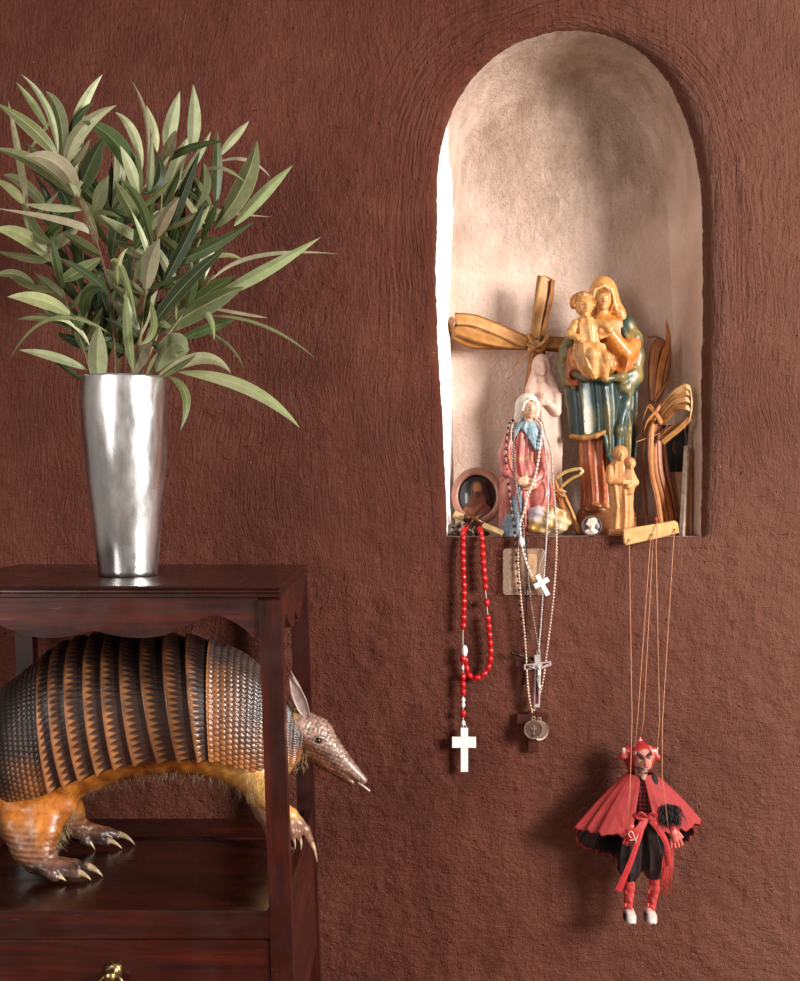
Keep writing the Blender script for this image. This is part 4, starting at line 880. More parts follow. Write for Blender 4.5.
# sticks in the right corner
plain = lambda nm, c, r=.5, m=0., co=.0, **k: paint_one(nm, c, r, m, co, **k)
def paint_one(nm, c, r, m, co, tr=0., al=1., sss=0., bump=0., bs=300, va=.78):
    n = N(nm); cc = n.noise(obj_co(n), 90., 4)
    n.P(Base_Color=n.mix(n.rng(cc, .35, .65), lin(c), lin(tuple(v*va for v in c))), Roughness=r, Metallic=m, Coat_Weight=co, Transmission_Weight=tr, Alpha=al, Subsurface_Weight=sss)
    if sss: n.P(Subsurface_Radius=(.004, .003, .002))
    if bump: n.P(Normal=n.bump(n.noise(obj_co(n), bs, 4), bump, .0008))
    return n.m
for px_, p0, p1, w_, c_, nm, lb, ty in (
        (0, (687, 446, .045), (682, 535, .030), 2.6, (196, 176, 160), 'incense_stick', 'grey square stick standing beside the looped palm, thickest of the corner sticks', .6),
        (0, (688, 422, .055), (679, 535, .050), 1.1, (60, 42, 36), 'incense_stick', 'thin black stick leaning behind the grey one in the niche corner', .6),
        (0, (689, 448, .060), (687, 535, .052), 2.0, (190, 134, 76), 'incense_stick', 'yellowish flat bamboo stick next to the grey stick in the niche corner', .6),
        (0, (693, 440, .070), (694, 534, .060), 1.6, (176, 124, 84), 'incense_stick', 'tan stick nearest the edge of the niche, upright', .6)):
    a, b_ = P(*p0), P(*p1); b_.z = SILL; t = MB(); t.tube([a, a.lerp(b_, .5), b_], w_/700*1.2, 4 if w_ > 1.5 else 8, up=(0, 1, 0))
    o = t.build(nm, paint_one(nm+'_wood', c_, .55, 0, 0), None, smooth=False, loc=b_); tag(o, lb, 'stick', 'sticks in the niche corner')
# dark picture card standing behind the palm
t = thing('picture_card', P(673, 533, .085), 'dark devotional picture card with a tan lower strip, standing behind the looped palm', 'picture')
a0, a1 = P(660, 425, .095), P(686, 534, .085); zc = P(0, 472, .09).z
mb = MB(); mb.prism([(a0.x, .095, a0.z), (a1.x, .095, a0.z), (a1.x, .0865, zc), (a0.x, .0865, zc)], (0, .0022, .0002), lin((22, 15, 14))); mb.build('dark_panel', paint_mat('dark_print', .3, coat=.3), t, smooth=False)
mb = MB(); mb.prism([(a0.x, .0865, zc), (a1.x, .0865, zc), (a1.x, .080, SILL), (a0.x, .080, SILL)], (0, .0022, .0002), lin((176, 128, 98))); mb.build('lower_strip', paint_mat('tan_card', .6), t, smooth=False)
mb = MB(); mb.ball(P(675, 447, .0885), (.0045, .0012, .011), 12, 8, lin((92, 64, 48))); mb.build('pale_oval', paint_mat('faded_print', .5), t)

# ---------------------------------------------------------------- sacred portrait plaque, cameo, stone, little crucifix
def disc(mb, c, r, n_, th, q, col, rz=1.15, bev=.15):
    pr = [(.0001, th), (r*(1-bev), th), (r*(1-bev*.4), th*.8), (r, th*.4), (r, 0), (.0001, 0)]
    mb.lathe([(a, b) for a, b in pr], c, n_, col, axis=q, cap=False)
t = thing('oval_plaque', P(477, 533, .045), 'oval plaque with a dark portrait of a bearded man in a robe', 'plaque')
pc = P(477, 496, .062); L = lambda x, z, d=0.: Vector((pc.x+x/680, pc.y+z*.16/680-d/680, pc.z+z/680))
def oval(mb, rx, rz, d0, d1, col, inner=None, n_=56):
    prof = [(0, d0), (1, d0), (1.0, d1-.8), (.97, d1), (inner or 0, d1)] if inner is None else [(inner, d0), (1, d0), (1, d1-.8), (.96, d1), (inner+.03, d1), (inner, d1-.8), (inner, d0)]
    G = [[L(math.cos(a)*rx*max(r_, .001), math.sin(a)*rz*max(r_, .001), d) for a in np.linspace(0, 2*math.pi, n_, endpoint=False)] for r_, d in prof]; mb.grid(G, col, cv=True)
mb = MB(); oval(mb, 26, 29, 0, 4, lin((172, 118, 98)), .74); mb.build('rim', paint_mat('pinkish_wood_rim', .45, coat=.2), t)
mb = MB(); oval(mb, 19.6, 22, .2, 1.6, lin((34, 24, 22))); mb.build('dark_field', paint_mat('dark_glazed_print', .25, coat=.5), t)
pt = [ell((0, -2, -17), (15, 3, 12), None, (112, 62, 42), 2.), ell((0, -3, -4), (9, 3, 8), None, (120, 66, 44), 2.), ell((0, -3, 7), (7, 3, 9), None, (70, 38, 24), 1.), ell((0, -4.4, 8), (4.4, 2.6, 6), None, (176, 116, 82), .5), ell((0, -5, 1.8), (3.2, 2.2, 4), None, (82, 44, 26), .8), ell((4, -5, -10), (2.4, 2, 2.8), None, (150, 56, 36), .5),
      *chain([(-11, -3, -14), (-4, -5, -16), (2, -5.5, -11)], [3, 2.6, 1.6], (150, 88, 60), 1.)]
o = sd_mesh('portrait', pt, (-18, -9, -24), (18, 0, 20), .7, (0, 0, 0), 1., PLM, None)
me = o.data
for v in me.vertices:
    x_, y_, z_ = v.co; z2 = max(z_, -21.5*math.sqrt(max(0, 1-(x_/19.4)**2))+.4); v.co = L(x_, z2, 1.2-y_*.25)-t.location
o.parent = t
# cameo
cy_ = .012; cc = P(591.5, 523, cy_); cc.z = SILL+.0152
t = thing('cameo_medallion', (cc.x, cy_, SILL), 'round cameo medallion with a white head on dark blue in a metal rim', 'medallion')
ax_ = Vector((0, -1, .10)).normalized()
mb = MB(); mb.lathe([(.0152, 0), (.0152, .002), (.0142, .0034), (.0128, .0034), (.0122, .0022), (.0122, 0)], cc, 40, axis=ax_, cap=False); mb.grid([[cc+ax_.to_track_quat('Z', 'Y').to_matrix() @ Vector((.0152*math.cos(a)*k_, .0152*math.sin(a)*k_, 0)) for a in np.linspace(0, 2*math.pi, 40, endpoint=False)] for k_ in (1, .02)], cv=True); mb.build('rim', paint_one('dull_pewter', (150, 128, 120), .35, .8, 0), t); autosmooth(bpy.data.objects[-1] if False else t.children[-1])
mb = MB(); mb.lathe([(.0001, .0022), (.0108, .0018), (.0124, .001), (.0124, .0003)], cc, 40, axis=ax_, cap=False); mb.build('blue_field', paint_one('dark_blue_enamel', (72, 64, 82), .3, 0, .4), t)
cm = [ell((-1, -1, 3), (4.4, 1.6, 5), None, (225, 208, 192), 1.), ell((1.5, -1, 4.6), (4, 1.6, 4), None, (215, 196, 180), 1.), ell((-4.8, -1, 2), (1.4, 1, 1.4), None, (225, 208, 192), .6), cap((0, -1, 0), (0, -1, -4), 2.4, 3, (225, 208, 192), 1.), ell((-.5, -1, -5.4), (6.6, 1.6, 3), None, (220, 204, 190), 1.)]
sd_mesh('head_relief', cm, (-9, -4, -10), (9, 2, 10), .35, cc+ax_*.0022, 690, PLM, t)
# pearly stone
cp = P(547, 520, .016); rr = Vector((0, 0, 0))
stp = [ell((0, 0, 0), (20.5, 13, 13.5), None, lambda p: np.array((224, 206, 176))+np.outer(np.clip(.5+1.4*np.array([mn.noise((a*.12+3, b*.1, c*.14)) for a, b, c in p]), 0, 1), (-34, -52, -86)), 3.), ell((-9, -3, 5), (11, 9, 9), (0, 20, 0), (206, 190, 196), 3.), ell((10, -1, -3), (12, 11, 9.5), None, (216, 196, 150), 3.), ell((-12, -2, -6), (9, 9, 7), None, (178, 136, 62), 3.)]
zt = -(cp.z-SILL)*S(.016)
o = sd_mesh('pearly_stone', stp, (-26, -18, -16), (26, 18, 18), .8, cp, S(.016), paint_mat('pearly_shell', .22, coat=.6, sss=.3, vary=.1, bump=.4, bscale=90), None, ground=zt, disp=lambda p: 1.6*np.sin(p[..., 0]*.33+p[..., 2]*.25)*np.sin(p[..., 2]*.41-p[..., 0]*.12)+1.1*np.abs(np.sin(p[..., 0]*.21+p[..., 1]*.3)))
tag(o, 'rounded pearly yellow and white stone lying at the feet of the pink robed statue', 'stone')
# little wooden crucifix lying on beads
IV = paint_one('old_ivory', (206, 172, 120), .4, 0, .2); DW = paint_one('dark_carved_wood', (66, 40, 28), .45, 0, .3, bump=.6)
t = thing('small_wooden_crucifix', P(479, 530, .02), 'small dark wooden crucifix with pale ivory ends lying on brown beads', 'crucifix')
def bar(mb, a, b, w_, h_, col=None, bev=.0006, up=Vector((0, -.75, .65))):
    a, b = Vector(a), Vector(b); d = b-a; up = (up-d*(up.dot(d)/d.length_squared)).normalized(); sd = d.normalized().cross(up)
    mb.prism([a+sd*w_/2+up*h_/2, a-sd*w_/2+up*h_/2, a-sd*w_/2-up*h_/2, a+sd*w_/2-up*h_/2], d, col, bev)
A_, B_ = P(454, 514, .026), P(503, 533, .006); B_.z = SILL+.004
mb = MB(); bar(mb, A_.lerp(B_, .12), A_.lerp(B_, .62), .0085, .005); mid = A_.lerp(B_, .40); bar(mb, mid+Vector((-.010, 0, -.012)), mid+Vector((.014, .006, .014)), .008, .005); mb.build('wooden_bars', DW, t, smooth=False)
mb = MB(); bar(mb, A_, A_.lerp(B_, .22), .0088, .0054); mb.build('ivory_end', IV, t, smooth=False)
mb = MB(); bar(mb, A_.lerp(B_, .58), B_, .0088, .0054); mb.build('ivory_end', IV, t, smooth=False)
mb = MB(); mb.tube([A_.lerp(B_, .2)+Vector((0, -.006, .004)), mid+Vector((0, -.006, .006)), A_.lerp(B_, .6)+Vector((0, -.006, .004))], [.002, .0035, .0015], 8); mb.tube([mid+Vector((-.008, -.006, -.008)), mid+Vector((0, -.007, .005)), mid+Vector((.011, -.003, .011))], [.0012, .0018, .0012], 8); mb.ball(mid+Vector((-.009, -.007, .007)), .0032, 10, 8); mb.build('corpus', paint_one('brown_bronze', (130, 86, 54), .35, .6, 0), t)
t = thing('brown_bead_bracelet', P(468, 535, .018), 'tangle of dark brown carved beads heaped under the small wooden crucifix', 'beads')
DB = paint_one('brown_seed_bead', (86, 56, 40), .35, 0, .4, bump=.5, bs=900)
mbp = MB(); mbp.ball((0, 0, 0), (.0042, .0038, .0036), 10, 7); proto = None
for i in range(26):
    a = i/26*2*math.pi*1.6; x_ = 470+(16+3*math.sin(i*2.1))*math.cos(a); yy = .024+.011*math.sin(a); lvl = (i//10)
    p_ = P(x_, 530, yy); p_.z = SILL+.0037+lvl*.006+.001*math.sin(i)
    if proto is None: o = mbp.xf(lambda v: v+p_).build('bead', DB, t, loc=p_); proto = o
    else: o = proto.copy(); C.objects.link(o); o.parent = t; o.location = p_-t.location
    o.rotation_euler = (i*.7, i*.4, i)

# ================================================================ armadillo
AY = -.255; AS = S(AY); AO = Vector((-400/AS, AY, ZE+490.5/AS))         # local: x = px, z = -py at the body's depth
def q(px, py, dy):
    p = P(px, py, AY+dy/AS); return np.array(((p.x)*AS+400, dy, (p.z-ZE)*AS-490.5))
def aw(v): return Vector((v[0]/AS, v[1]/AS, v[2]/AS))+AO
GZ = (ZS-ZE)*AS-490.5
ARM = thing('stuffed_armadillo', (aw((110, 0, GZ)).x, AY, ZS), 'stuffed armadillo standing on the table shelf, head poking out past the leg', 'armadillo')
NOD = [(-47, -47, -45, 778, 797, 10), (-40, -41, -38, 752, 800, 26), (-25, -27, -20, 722, 802, 42), (0, -6, 6, 690, 802, 56), (20, 12, 22, 675, 800, 62), (37, 28, 39, 661, 797, 65), (61, 47, 62, 646, 786, 67), (77, 63, 78, 640, 780, 68),
       (94, 82, 96, 636.5, 774, 69), (110, 100, 113, 635, 768, 69), (125, 119, 133, 634.5, 764, 68), (144, 140, 157, 635, 761, 67), (165, 163, 177, 636, 760, 66), (187, 186, 197, 638, 760, 64), (210, 206, 209, 642, 760, 62),
       (235, 232, 232, 650, 766, 58), (255, 252, 250, 663, 772, 52), (272, 270, 268, 681, 774, 43), (288, 286, 284, 702, 770, 33), (303, 303, 299, 722, 760, 25)]
NODA = np.array(NOD, float); PH = R(112)
def nod(u):      # smooth interpolation of the table
    i = min(max(int(math.floor(u)), 0), len(NOD)-2); t = u-i
    p = [NODA[min(max(i+k, 0), len(NOD)-1)] for k in (-1, 0, 1, 2)]
    return .5*((2*p[1])+(-p[0]+p[2])*t+(2*p[0]-5*p[1]+4*p[2]-p[3])*t*t+(-p[0]+3*p[1]-3*p[2]+p[3])*t**3)
def shell_pt(u, a, off=0.):      # a in -1 (near lower rim) .. 0 top .. 1 (far rim)
    xt, xm, xb, T_, B_, W_ = nod(u); t = abs(a); ph = t*PH; sg = 1 if a > 0 else -1
    l = ((t-.5)*(t-1)/.5, t*(t-1)/(-.25), t*(t-.5)/.5); px = xt*l[0]+xm*l[1]+xb*l[2]
    dyb = -W_*math.sin(PH); zt = -T_; zb = q(px, B_, dyb)[2]; r_ = (math.cos(ph)-math.cos(PH))/(1-math.cos(PH))
    dy = sg*(W_+off)*math.sin(ph); dn = -abs(dy)
    z = zb+(zt-zb)*r_+off*math.cos(ph); x = q(px, 700, dn)[0]
    return np.array((x, dy, z))
AMB, DRK, MID = lina((184, 120, 66)), lina((38, 25, 22)), lina((104, 62, 42))
def nz3(*a): return mn.noise(a)
def shell_mat():
    n = N('armour_horn'); at = n.n('Attribute', {'attribute_name': 'col'}).outputs['Color']; co = obj_co(n)
    g = n.noise(co, 700., 3)
    n.P(Base_Color=n.mix(n.rng(n.noise(co, 60., 3), .3, .7), at, n.mix(1., at, (.62, .58, .56), 'MULTIPLY')), Roughness=n.rng(g, .3, .7, .24, .42), Specular_IOR_Level=.55, Coat_Weight=.25, Coat_Roughness=.2, Normal=n.bump(g, .3, .0006))
    return n.m
SHM = shell_mat()
def band(i, u0, u1):
    nu, na = 20, 340; G = []; cols = []
    for k in range(nu+1):
        f = -.0 if k == 0 else (k-1)/(nu-1); row = []
        uu = u0+(u1-u0)*f*1.16
        for j in range(na+1):
            a = -1+2*j/na; t = abs(a)
            off = 4.8*(1-f)**1.2-.6 - (3.5 if k == 0 else 0)
            if 1 <= k <= 2: off += .3
            nt = 27*t+.15*math.sin(i*3); tri = 1-abs(2*(nt-math.floor(nt))-1)
            edge = max(0, min(1, (f-.08)/.06))
            toothl = .13+.40*tri; inside = max(0, min(1, (toothl-f)/.14))
            groove = max(0, 1-abs(nt-round(nt))*8)
            if f > .08: off -= groove*.55*(1 if f < .75 else .3)
            if .1 < f < toothl: off += .5*math.sin(math.pi*min(1, f/toothl))
            p = shell_pt(uu, a, off); row.append(aw(p))
            n_ = nz3(a*9+i, f*2, i*3.3)
            low = max(0, min(1, (t-.30+n_*.25)/.40))          # pale horn towards the lower rim
            ambc = (MID*.55*(1-low)+AMB*low)*(1+.25*n_); basec = DRK*(1+.6*low)+MID*.25*low
            c = basec*(1-inside)+ambc*inside
            c = c*edge+(1-edge)*(lina((150, 98, 66))*(.35+.75*low))  # thin highlight line along the free edge, put into the colour
            if k == 0: c = DRK
            cols.append(c)
        G.append(row)
    mb = MB(); mb.grid(G, np.array(cols)); return mb.build('armour_band', SHM, ARM)
def shield(name, u0, u1, rowpx, na, rim=False):
    # arc-length rows
    us = np.linspace(u0, u1, 400); xs = np.array([nod(u)[0] for u in us]); L_ = xs[-1]-xs[0]
    nu = int(L_/1.05); G = []; cols = []
    for k in range(nu+1):
        X = xs[0]+L_*k/nu; u = np.interp(X, xs, us); W_ = nod(u)[5]; T_, B_ = nod(u)[3:5]; arc = (B_-T_)*.85+W_*.9
        cir = max(8., arc/ (5.9)); cnt = 28 if rim else 32; row = []
        rr = (X-xs[0])/rowpx; ri = math.floor(rr)
        for j in range(na+1):
            a = -1+2*j/na; t = abs(a); best = 9; bid = 0
            for rj in (ri-1, ri, ri+1):
                cc = t*cnt+(.5 if rj % 2 else 0); ci = round(cc)
                dx = (rr-(rj+.5))*rowpx; dz = (cc-ci)*arc/cnt
                d = (dx/ (rowpx*.56))**2+(dz/(arc/cnt*.56))**2
                if d < best: best = d; bid = (rj, ci)
            b = max(0, 1-best)**.5
            off = b*1.5-.3+ (2.2*max(0, 1-(X-xs[0])/9) if rim else 0)
            p = shell_pt(u, a, off); row.append(aw(p))
            hsh = nz3(bid[0]*1.7, bid[1]*2.3, 5.); n_ = nz3(X*.03, a*4, 2)
            low = max(0, min(1, (t-(.72 if not rim else .60)+n_*.25)/.34))
            if rim: low = max(low, max(0, 1-(X-xs[0])/45)*max(0, min(1, (t-.25)/.3)))
            sc_ = lina((80, 64, 57) if rim else (70, 53, 46))*(1-low)+lina((170, 106, 58))*low; sc_ = sc_*(1+.35*hsh)*(.5+.6*b)
            c = sc_*min(1, b*1.6)+(DRK*.8)*(1-min(1, b*1.6))
            if rim and X-xs[0] < 2: c = lina((190, 130, 80))*(.5+.6*low)  # shield edge gets the same painted highlight line as the bands
            cols.append(c)
        G.append(row)
    mb = MB(); mb.grid(G, np.array(cols)); return mb.build(name, SHM, ARM)
shield('hip_shield', 0, 5.5, 5.4, 400); shield('shoulder_shield', 14, 19, 6.4, 380, True)
for i in range(9): band(i, 5.4 if i == 0 else 5+i, 6+i)
# body
org_c = (198, 112, 36)
def bodycol(p):
    x, y, z = p[:, 0], p[:, 1], p[:, 2]; n_ = np.array([mn.noise((a*.07, b*.07, c*.07)) for a, b, c in p])
    c = np.tile(np.array((206., 124, 46)), (len(p), 1))+np.outer(n_, (40, 40, 26))
    warm = np.clip((x-205)/50, 0, 1)[:, None]; c = c*(1-warm)+np.array((222, 170, 96))*warm
    leg = np.clip((-z-800-(x > 55)*14)/22, 0, 1)*(x < 150); ring = .5+.5*np.sin(z*1.15+x*.12)
    lc = np.array((158, 108, 80))*(.72+.34*ring[:, None]); c = c*(1-leg[:, None])+lc*leg[:, None]
    foot = np.clip((-z-838)/10, 0, 1)*(x < 150); fc = np.array((112, 80, 68))*(.75+.4*np.clip(n_, -1, 1)[:, None]); c = c*(1-foot[:, None])+fc*foot[:, None]
    ff = np.clip((-z-806)/8, 0, 1)*(x > 200)*(x < 330); c = c*(1-ff[:, None])+np.array((140, 100, 80))*ff[:, None]
    hd = np.clip((x-294)/6, 0, 1)*(z > -800); lowj = np.clip((-(z)-(722+(x-300)*1.02))/9, 0, 1)
    hc = np.array((156, 124, 110))*(1-lowj[:, None])+np.array((100, 60, 38))*lowj[:, None]
    n2 = np.array([mn.noise((a*.45, b*.45, c*.45)) for a, b, c in p]) if len(p) else n_
    hc = hc*(.92+.5*n2[:, None]+.25*n_[:, None])
    c = c*(1-hd[:, None])+hc*hd[:, None]
    ck = np.clip(1-np.abs(x-299)/12, 0, 1)*np.clip(1-np.abs(z+760)/14, 0, 1); c = c*(1-ck[:, None])+np.array((222, 160, 70))*ck[:, None]
    return np.clip(c, 4, 250)
B = []
for x, und, W_ in ((-28, 806, 30), (-8, 810, 44), (15, 813, 54), (38, 812, 58), (58, 806, 60), (78, 798, 60), (98, 789, 60), (118, 781, 59), (140, 776, 58), (165, 773, 57), (190, 773, 55), (212, 776, 54), (232, 783, 50), (250, 792, 42)):
    cz = -und+42; B.append(ell((x, 0, cz), (24, W_, 42), None, bodycol, 10.))
B += [ell((272, 0, -748), (26, 32, 34), None, bodycol, 10.), cap((280, 0, -742), (302, 0, -738), 25, 19, bodycol, 8.)]
# near hind leg
def chn(pts, rs, k=4.): return chain([tuple(q(*p)) for p in pts], rs, bodycol, k)
B += [ell(tuple(q(38, 806, -36)), (38, 17, 22), None, bodycol, 8.), ell(tuple(q(36, 830, -48)), (25, 14, 20), None, bodycol, 8.)]+chn([(8, 806, -40), (14, 826, -48), (27, 848, -54), (36, 861, -55)], [13, 13, 13, 11], 8.)+chn([(44, 836, -50), (42, 852, -54), (42, 862, -55)], [13, 11, 9], 6.)+chn([(36, 862, -55), (52, 866, -56), (66, 868, -56)], [10, 9.5, 8.5], 4.)
B += chn([(60, 864, -50), (74, 866, -49), (86, 868, -48)], [7, 6, 5], 3.)+chn([(58, 868, -58), (70, 871, -60), (77, 874, -61)], [7, 6, 4.8], 3.)+chn([(44, 868, -62), (52, 874, -66), (56, 877, -67)], [7, 5.5, 4.2], 3.)
# far hind leg
B += chn([(56, 800, 34), (66, 815, 38), (72, 826, 41)], [24, 18, 13], 8.)+chn([(70, 828, 42), (84, 830, 43), (100, 834, 44)], [11, 9.5, 7.5], 4.)
B += chn([(96, 832, 46), (108, 833, 48), (117, 836, 49)], [7, 6, 4.6], 3.)+chn([(90, 835, 42), (100, 839, 41), (107, 842, 40)], [7, 6, 4.4], 3.)+chn([(78, 834, 38), (84, 840, 36), (87, 843, 36)], [7, 5.5, 4], 3.)
# front legs
B += chn([(256, 772, -26), (268, 792, -30), (278, 808, -30)], [22, 15, 9.5], 8.)+chn([(278, 808, -30), (290, 816, -29), (298, 824, -28)], [9, 7.5, 6.5], 4.)
B += chn([(298, 822, -26), (305, 830, -25), (310, 840, -24)], [5.6, 4.8, 3.8], 2.)+chn([(294, 824, -30), (298, 832, -31), (299, 838, -31)], [5, 3.8, 2.8], 2.)+chn([(290, 824, -34), (292, 832, -35), (293, 838, -35)], [5, 3.6, 2.6], 2.)
B += chn([(258, 780, 24), (268, 808, 30), (274, 832, 32)], [20, 14, 8.5], 8.)+chn([(274, 834, 32), (280, 842, 33), (285, 847, 33)], [8, 6, 4], 3.)
# tail out of the left side
B += chain([(-30, 0, -778), (-60, 0, -800), (-92, 0, -812), (-130, 0, -818)], [20, 13, 9, 5], bodycol, 8.)
# head
B += [cap((298, 0, -729), (316, 0, -735), 21, 17.5, bodycol, 5.), cap((316, 0, -735), (341, 0, -760), 17, 9.3, bodycol, 3.), cap((341, 0, -760), (363, 0, -780), 9.3, 4.2, bodycol, 2.), cap((308, 0, -746), (352, 0, -783), 13, 3, bodycol, 3.),
      cap((314, -15, -729), (330, -11, -742), 2.6, 1.8, bodycol, 2.), sub(ell((319.6, -17.5, -737.6), (4, 3.4, 2.8), None, None, 1.)), sub(cap((336, -12, -772), (361, -5, -785), .9, .9, None, .6)),
      ell((364, 0, -780), (3.6, 3.8, 3.2), None, (150, 110, 100), 1.)]
def adisp(p):
    x, y, z = p[..., 0], p[..., 1], p[..., 2]
    legs = np.clip((-z-808)/16, 0, 1)*(x < 160)
    hd = np.clip((x-302)/6, 0, 1)*np.clip((z+795)/5, 0, 1)*np.clip((352-x)/10, 0, 1)
    return legs*(.4*np.sin(z*1.15+x*.12)*(.6+.5*np.sin(y*.9+x*.7)))+hd*.75*(np.sin(x*1.05+z*.5)*np.sin(z*1.1-x*.4+y*.3))
body = sd_mesh('body', B, (-140, -78, -866), (372, 72, -690), 1.25, AO, AS, paint_mat('leathery_hide', .36, coat=.3, vary=.18, bump=.5, bscale=420, coat_r=.25), ARM, disp=adisp, ground=GZ)
# eye, ears, claws, tongue
mb = MB(); mb.ball(aw((319.6, -14.6, -737.5)), .0036, 14, 10, lina((14, 9, 8))); mb.build('eye', paint_mat('glass_eye', .08, coat=1.), ARM)
EARM = paint_mat('ear_skin', .45, coat=.2, bump=.7, bscale=260, vary=.2)
for sg, dx in ((-1, 0), (1, -2)):
    b0 = np.array((308+dx, sg*9, -716)); t0 = np.array((290.5+dx*.6, sg*13, -672.5)); ax_ = (t0-b0)/np.linalg.norm(t0-b0); sd_ = np.cross(ax_, (0, 1, 0)); sd_ /= np.linalg.norm(sd_); G = []
    for shell_ in (0, 1):
        pass
    for i in range(15):
        u = i/14; wv = (6.6 if sg < 0 else 4.)*math.sin(math.pi*min(1, (u*.86+.14)))**.75*(1 if u < .55 else 1-((u-.55)/.45)**2*.55); row = []
        for j in range(13): 
            th = -math.pi*.5+math.pi*j/12; row.append(aw(b0+(t0-b0)*u+sd_*wv*math.sin(th)+np.array((0, sg*1, 0))*(-math.cos(th)*2.2*1)+np.array((0, sg*2.2, 0))))
        for j in range(11, 0, -1):
            th = -math.pi*.5+math.pi*j/12; row.append(aw(b0+(t0-b0)*u+sd_*(wv*.9)*math.sin(th)+np.array((0, sg*1, 0))*(-math.cos(th)*2.2+1.5)+np.array((0, sg*2.2, 0))))
        G.append(row)
    cl = np.array([lina((150, 126, 118)) if (j < 13) else lina((160, 134, 126)) for i in range(15) for j in range(24)])
    mb = MB(); mb.grid(G, cl, cv=True); mb.f.append(tuple(range(24))[::-1]); mb.f.append(tuple(range(14*24, 15*24))); mb.build('ear', EARM, ARM)
CLM = paint_mat('claw_horn', .3, coat=.4, vary=.2)
for a, m_, b_, r_ in (((84, 866, -48), (95, 867, -48), (103, 879, -48), 4.6), ((75, 872, -61), (84, 872.5, -62), (91, 880, -62), 4.0), ((55, 876, -67), (61, 876, -67), (66, 881, -67), 3.4),
                   ((114, 834, 49), (127, 834, 50), (135, 845, 50), 4.2), ((104, 840, 40), (114, 840, 39), (122, 849, 39), 3.8), ((86, 841, 36), (91, 842, 35), (95, 850, 35), 3.2),
                   ((308.5, 838, -24), (315, 846, -24), (317, 862, -24), 3.1), ((299, 836, -31), (302, 842, -31), (301, 850, -31), 2.2), ((293, 837, -35), (295.5, 842, -35), (295, 849, -35), 2.), ((285, 846, 33), (291, 847, 33), (297, 852, 33), 3.)):
    A1, M1, B1 = (Vector(q(*p)) for p in (a, m_, b_)); pts = []; rr_ = []
    if r_ > 3.15 or a[0] < 285:
        for v in (A1, M1, B1): v.z = max(v.z, GZ+.6)
    for i in range(9):
        u = i/8; pts.append(aw(A1*(1-u)**2+M1*2*u*(1-u)+B1*u*u)); rr_.append(max(.35, r_*(1-u)**.75)/AS)
    mb = MB(); mb.tube(pts, rr_, 10, lina((206, 178, 142)), up=(0, 1, 0)); cc_ = np.array(mb.c); cc_[:20] = lina((150, 110, 84)); mb.c = [tuple(v) for v in cc_]; mb.build('claw', CLM, ARM)
mb = MB(); mb.tube([aw((358, -2, -782)), aw((364, -2, -786)), aw((370, -2.5, -790.5))], [1.3/AS, 1.1/AS, .8/AS], 8, lina((226, 206, 196))); mb.build('tongue', CLM, ARM)
# sparse pale hairs
rh = random.Random(8); mb = MB(); hc_ = lina((196, 170, 130))
def hair(p, d, L_, r_=.19):
    p = np.array(p, float); d = np.array(d, float); d /= np.linalg.norm(d); e = np.array((rh.uniform(-.3, .3), rh.uniform(-.3, .3), -.25))
    pts = [aw(p), aw(p+d*L_*.5+e*L_*.1), aw(p+d*L_+e*L_*.4)]; mb.tube(pts, [r_/AS, r_*.7/AS, r_*.2/AS], 3, hc_*rh.uniform(.35, 1.1))
xs_ = np.array([60, 78, 98, 118, 140, 165, 190, 212, 232, 250]); us_ = np.array([806, 798, 789, 781, 776, 773, 773, 776, 783, 792])
for i in range(300):
    x = rh.uniform(66, 262); y = rh.uniform(-40, 30); W_ = 58; und = np.interp(x, xs_, us_)
    z = -und+42-42*math.sqrt(max(0, 1-(y/W_)**2)); hair((x, y, z+1), (rh.uniform(-.5, .5), rh.uniform(-.5, .1), -1), rh.uniform(4, 13))
for i in range(120):
    t_ = rh.random(); p = q(75-22*t_+rh.uniform(-3, 3), 808+45*t_, -50-rh.uniform(0, 18)); hair(p, (rh.uniform(.2, 1), -.3, -1), rh.uniform(4, 10))
for i in range(120): hair(q(rh.uniform(62, 84), rh.uniform(812, 832), rh.uniform(20, 34)), (rh.uniform(-.3, .9), -.8, -.8), rh.uniform(4, 9))
for i in range(90): hair(q(rh.uniform(246, 268), rh.uniform(770, 800), rh.uniform(-50, -40)), (rh.uniform(-.4, .4), -.3, -1), rh.uniform(4, 10))
for i in range(120): hair((rh.uniform(288, 309), rh.uniform(-20, -14), rh.uniform(-764, -744)), (rh.uniform(-.3, .6), -.25, -1), rh.uniform(3, 8))
o = mb.build('sparse_hair', paint_mat('pale_bristle', .5), ARM); o['kind'] = 'stuff'

# ================================================================ rosaries and chains
def resample(pts, step):
    d = [0]; 
    for a, b in zip(pts[:-1], pts[1:]): d.append(d[-1]+(b-a).length)
    n_ = max(2, int(round(d[-1]/step))); out = []
    for i in range(n_+1):
        t = d[-1]*i/n_; k = min(max(np.searchsorted(d, t)-1, 0), len(pts)-2); f = (t-d[k])/max(1e-9, d[k+1]-d[k]); out.append(pts[k].lerp(pts[k+1], min(1, max(0, f))))
    return out
def path(pp, k=8): return [P(*a) for a in catmull(pp, k)]
def beads(parent, name, mat, pts, r, rl, col=(.5, .5, .5), n_=10):
    proto = None
    for i, (p, d) in enumerate(pts):
        if proto is None:
            mb = MB(); mb.ball((0, 0, 0), (r, r, rl), n_, 8, col); mb.xf(lambda v: v+p); o = mb.build(name, mat, parent, loc=p); proto = o
        else: o = proto.copy(); C.objects.link(o); o.parent = parent; o.location = p-parent.location
        o.rotation_euler = d.to_track_quat('Z', 'Y').to_euler()
def along(pts, step, skip=()):
    q_ = resample(pts, step); return [(q_[i], (q_[min(i+1, len(q_)-1)]-q_[max(i-1, 0)]).normalized()) for i in range(len(q_)) if i not in skip]
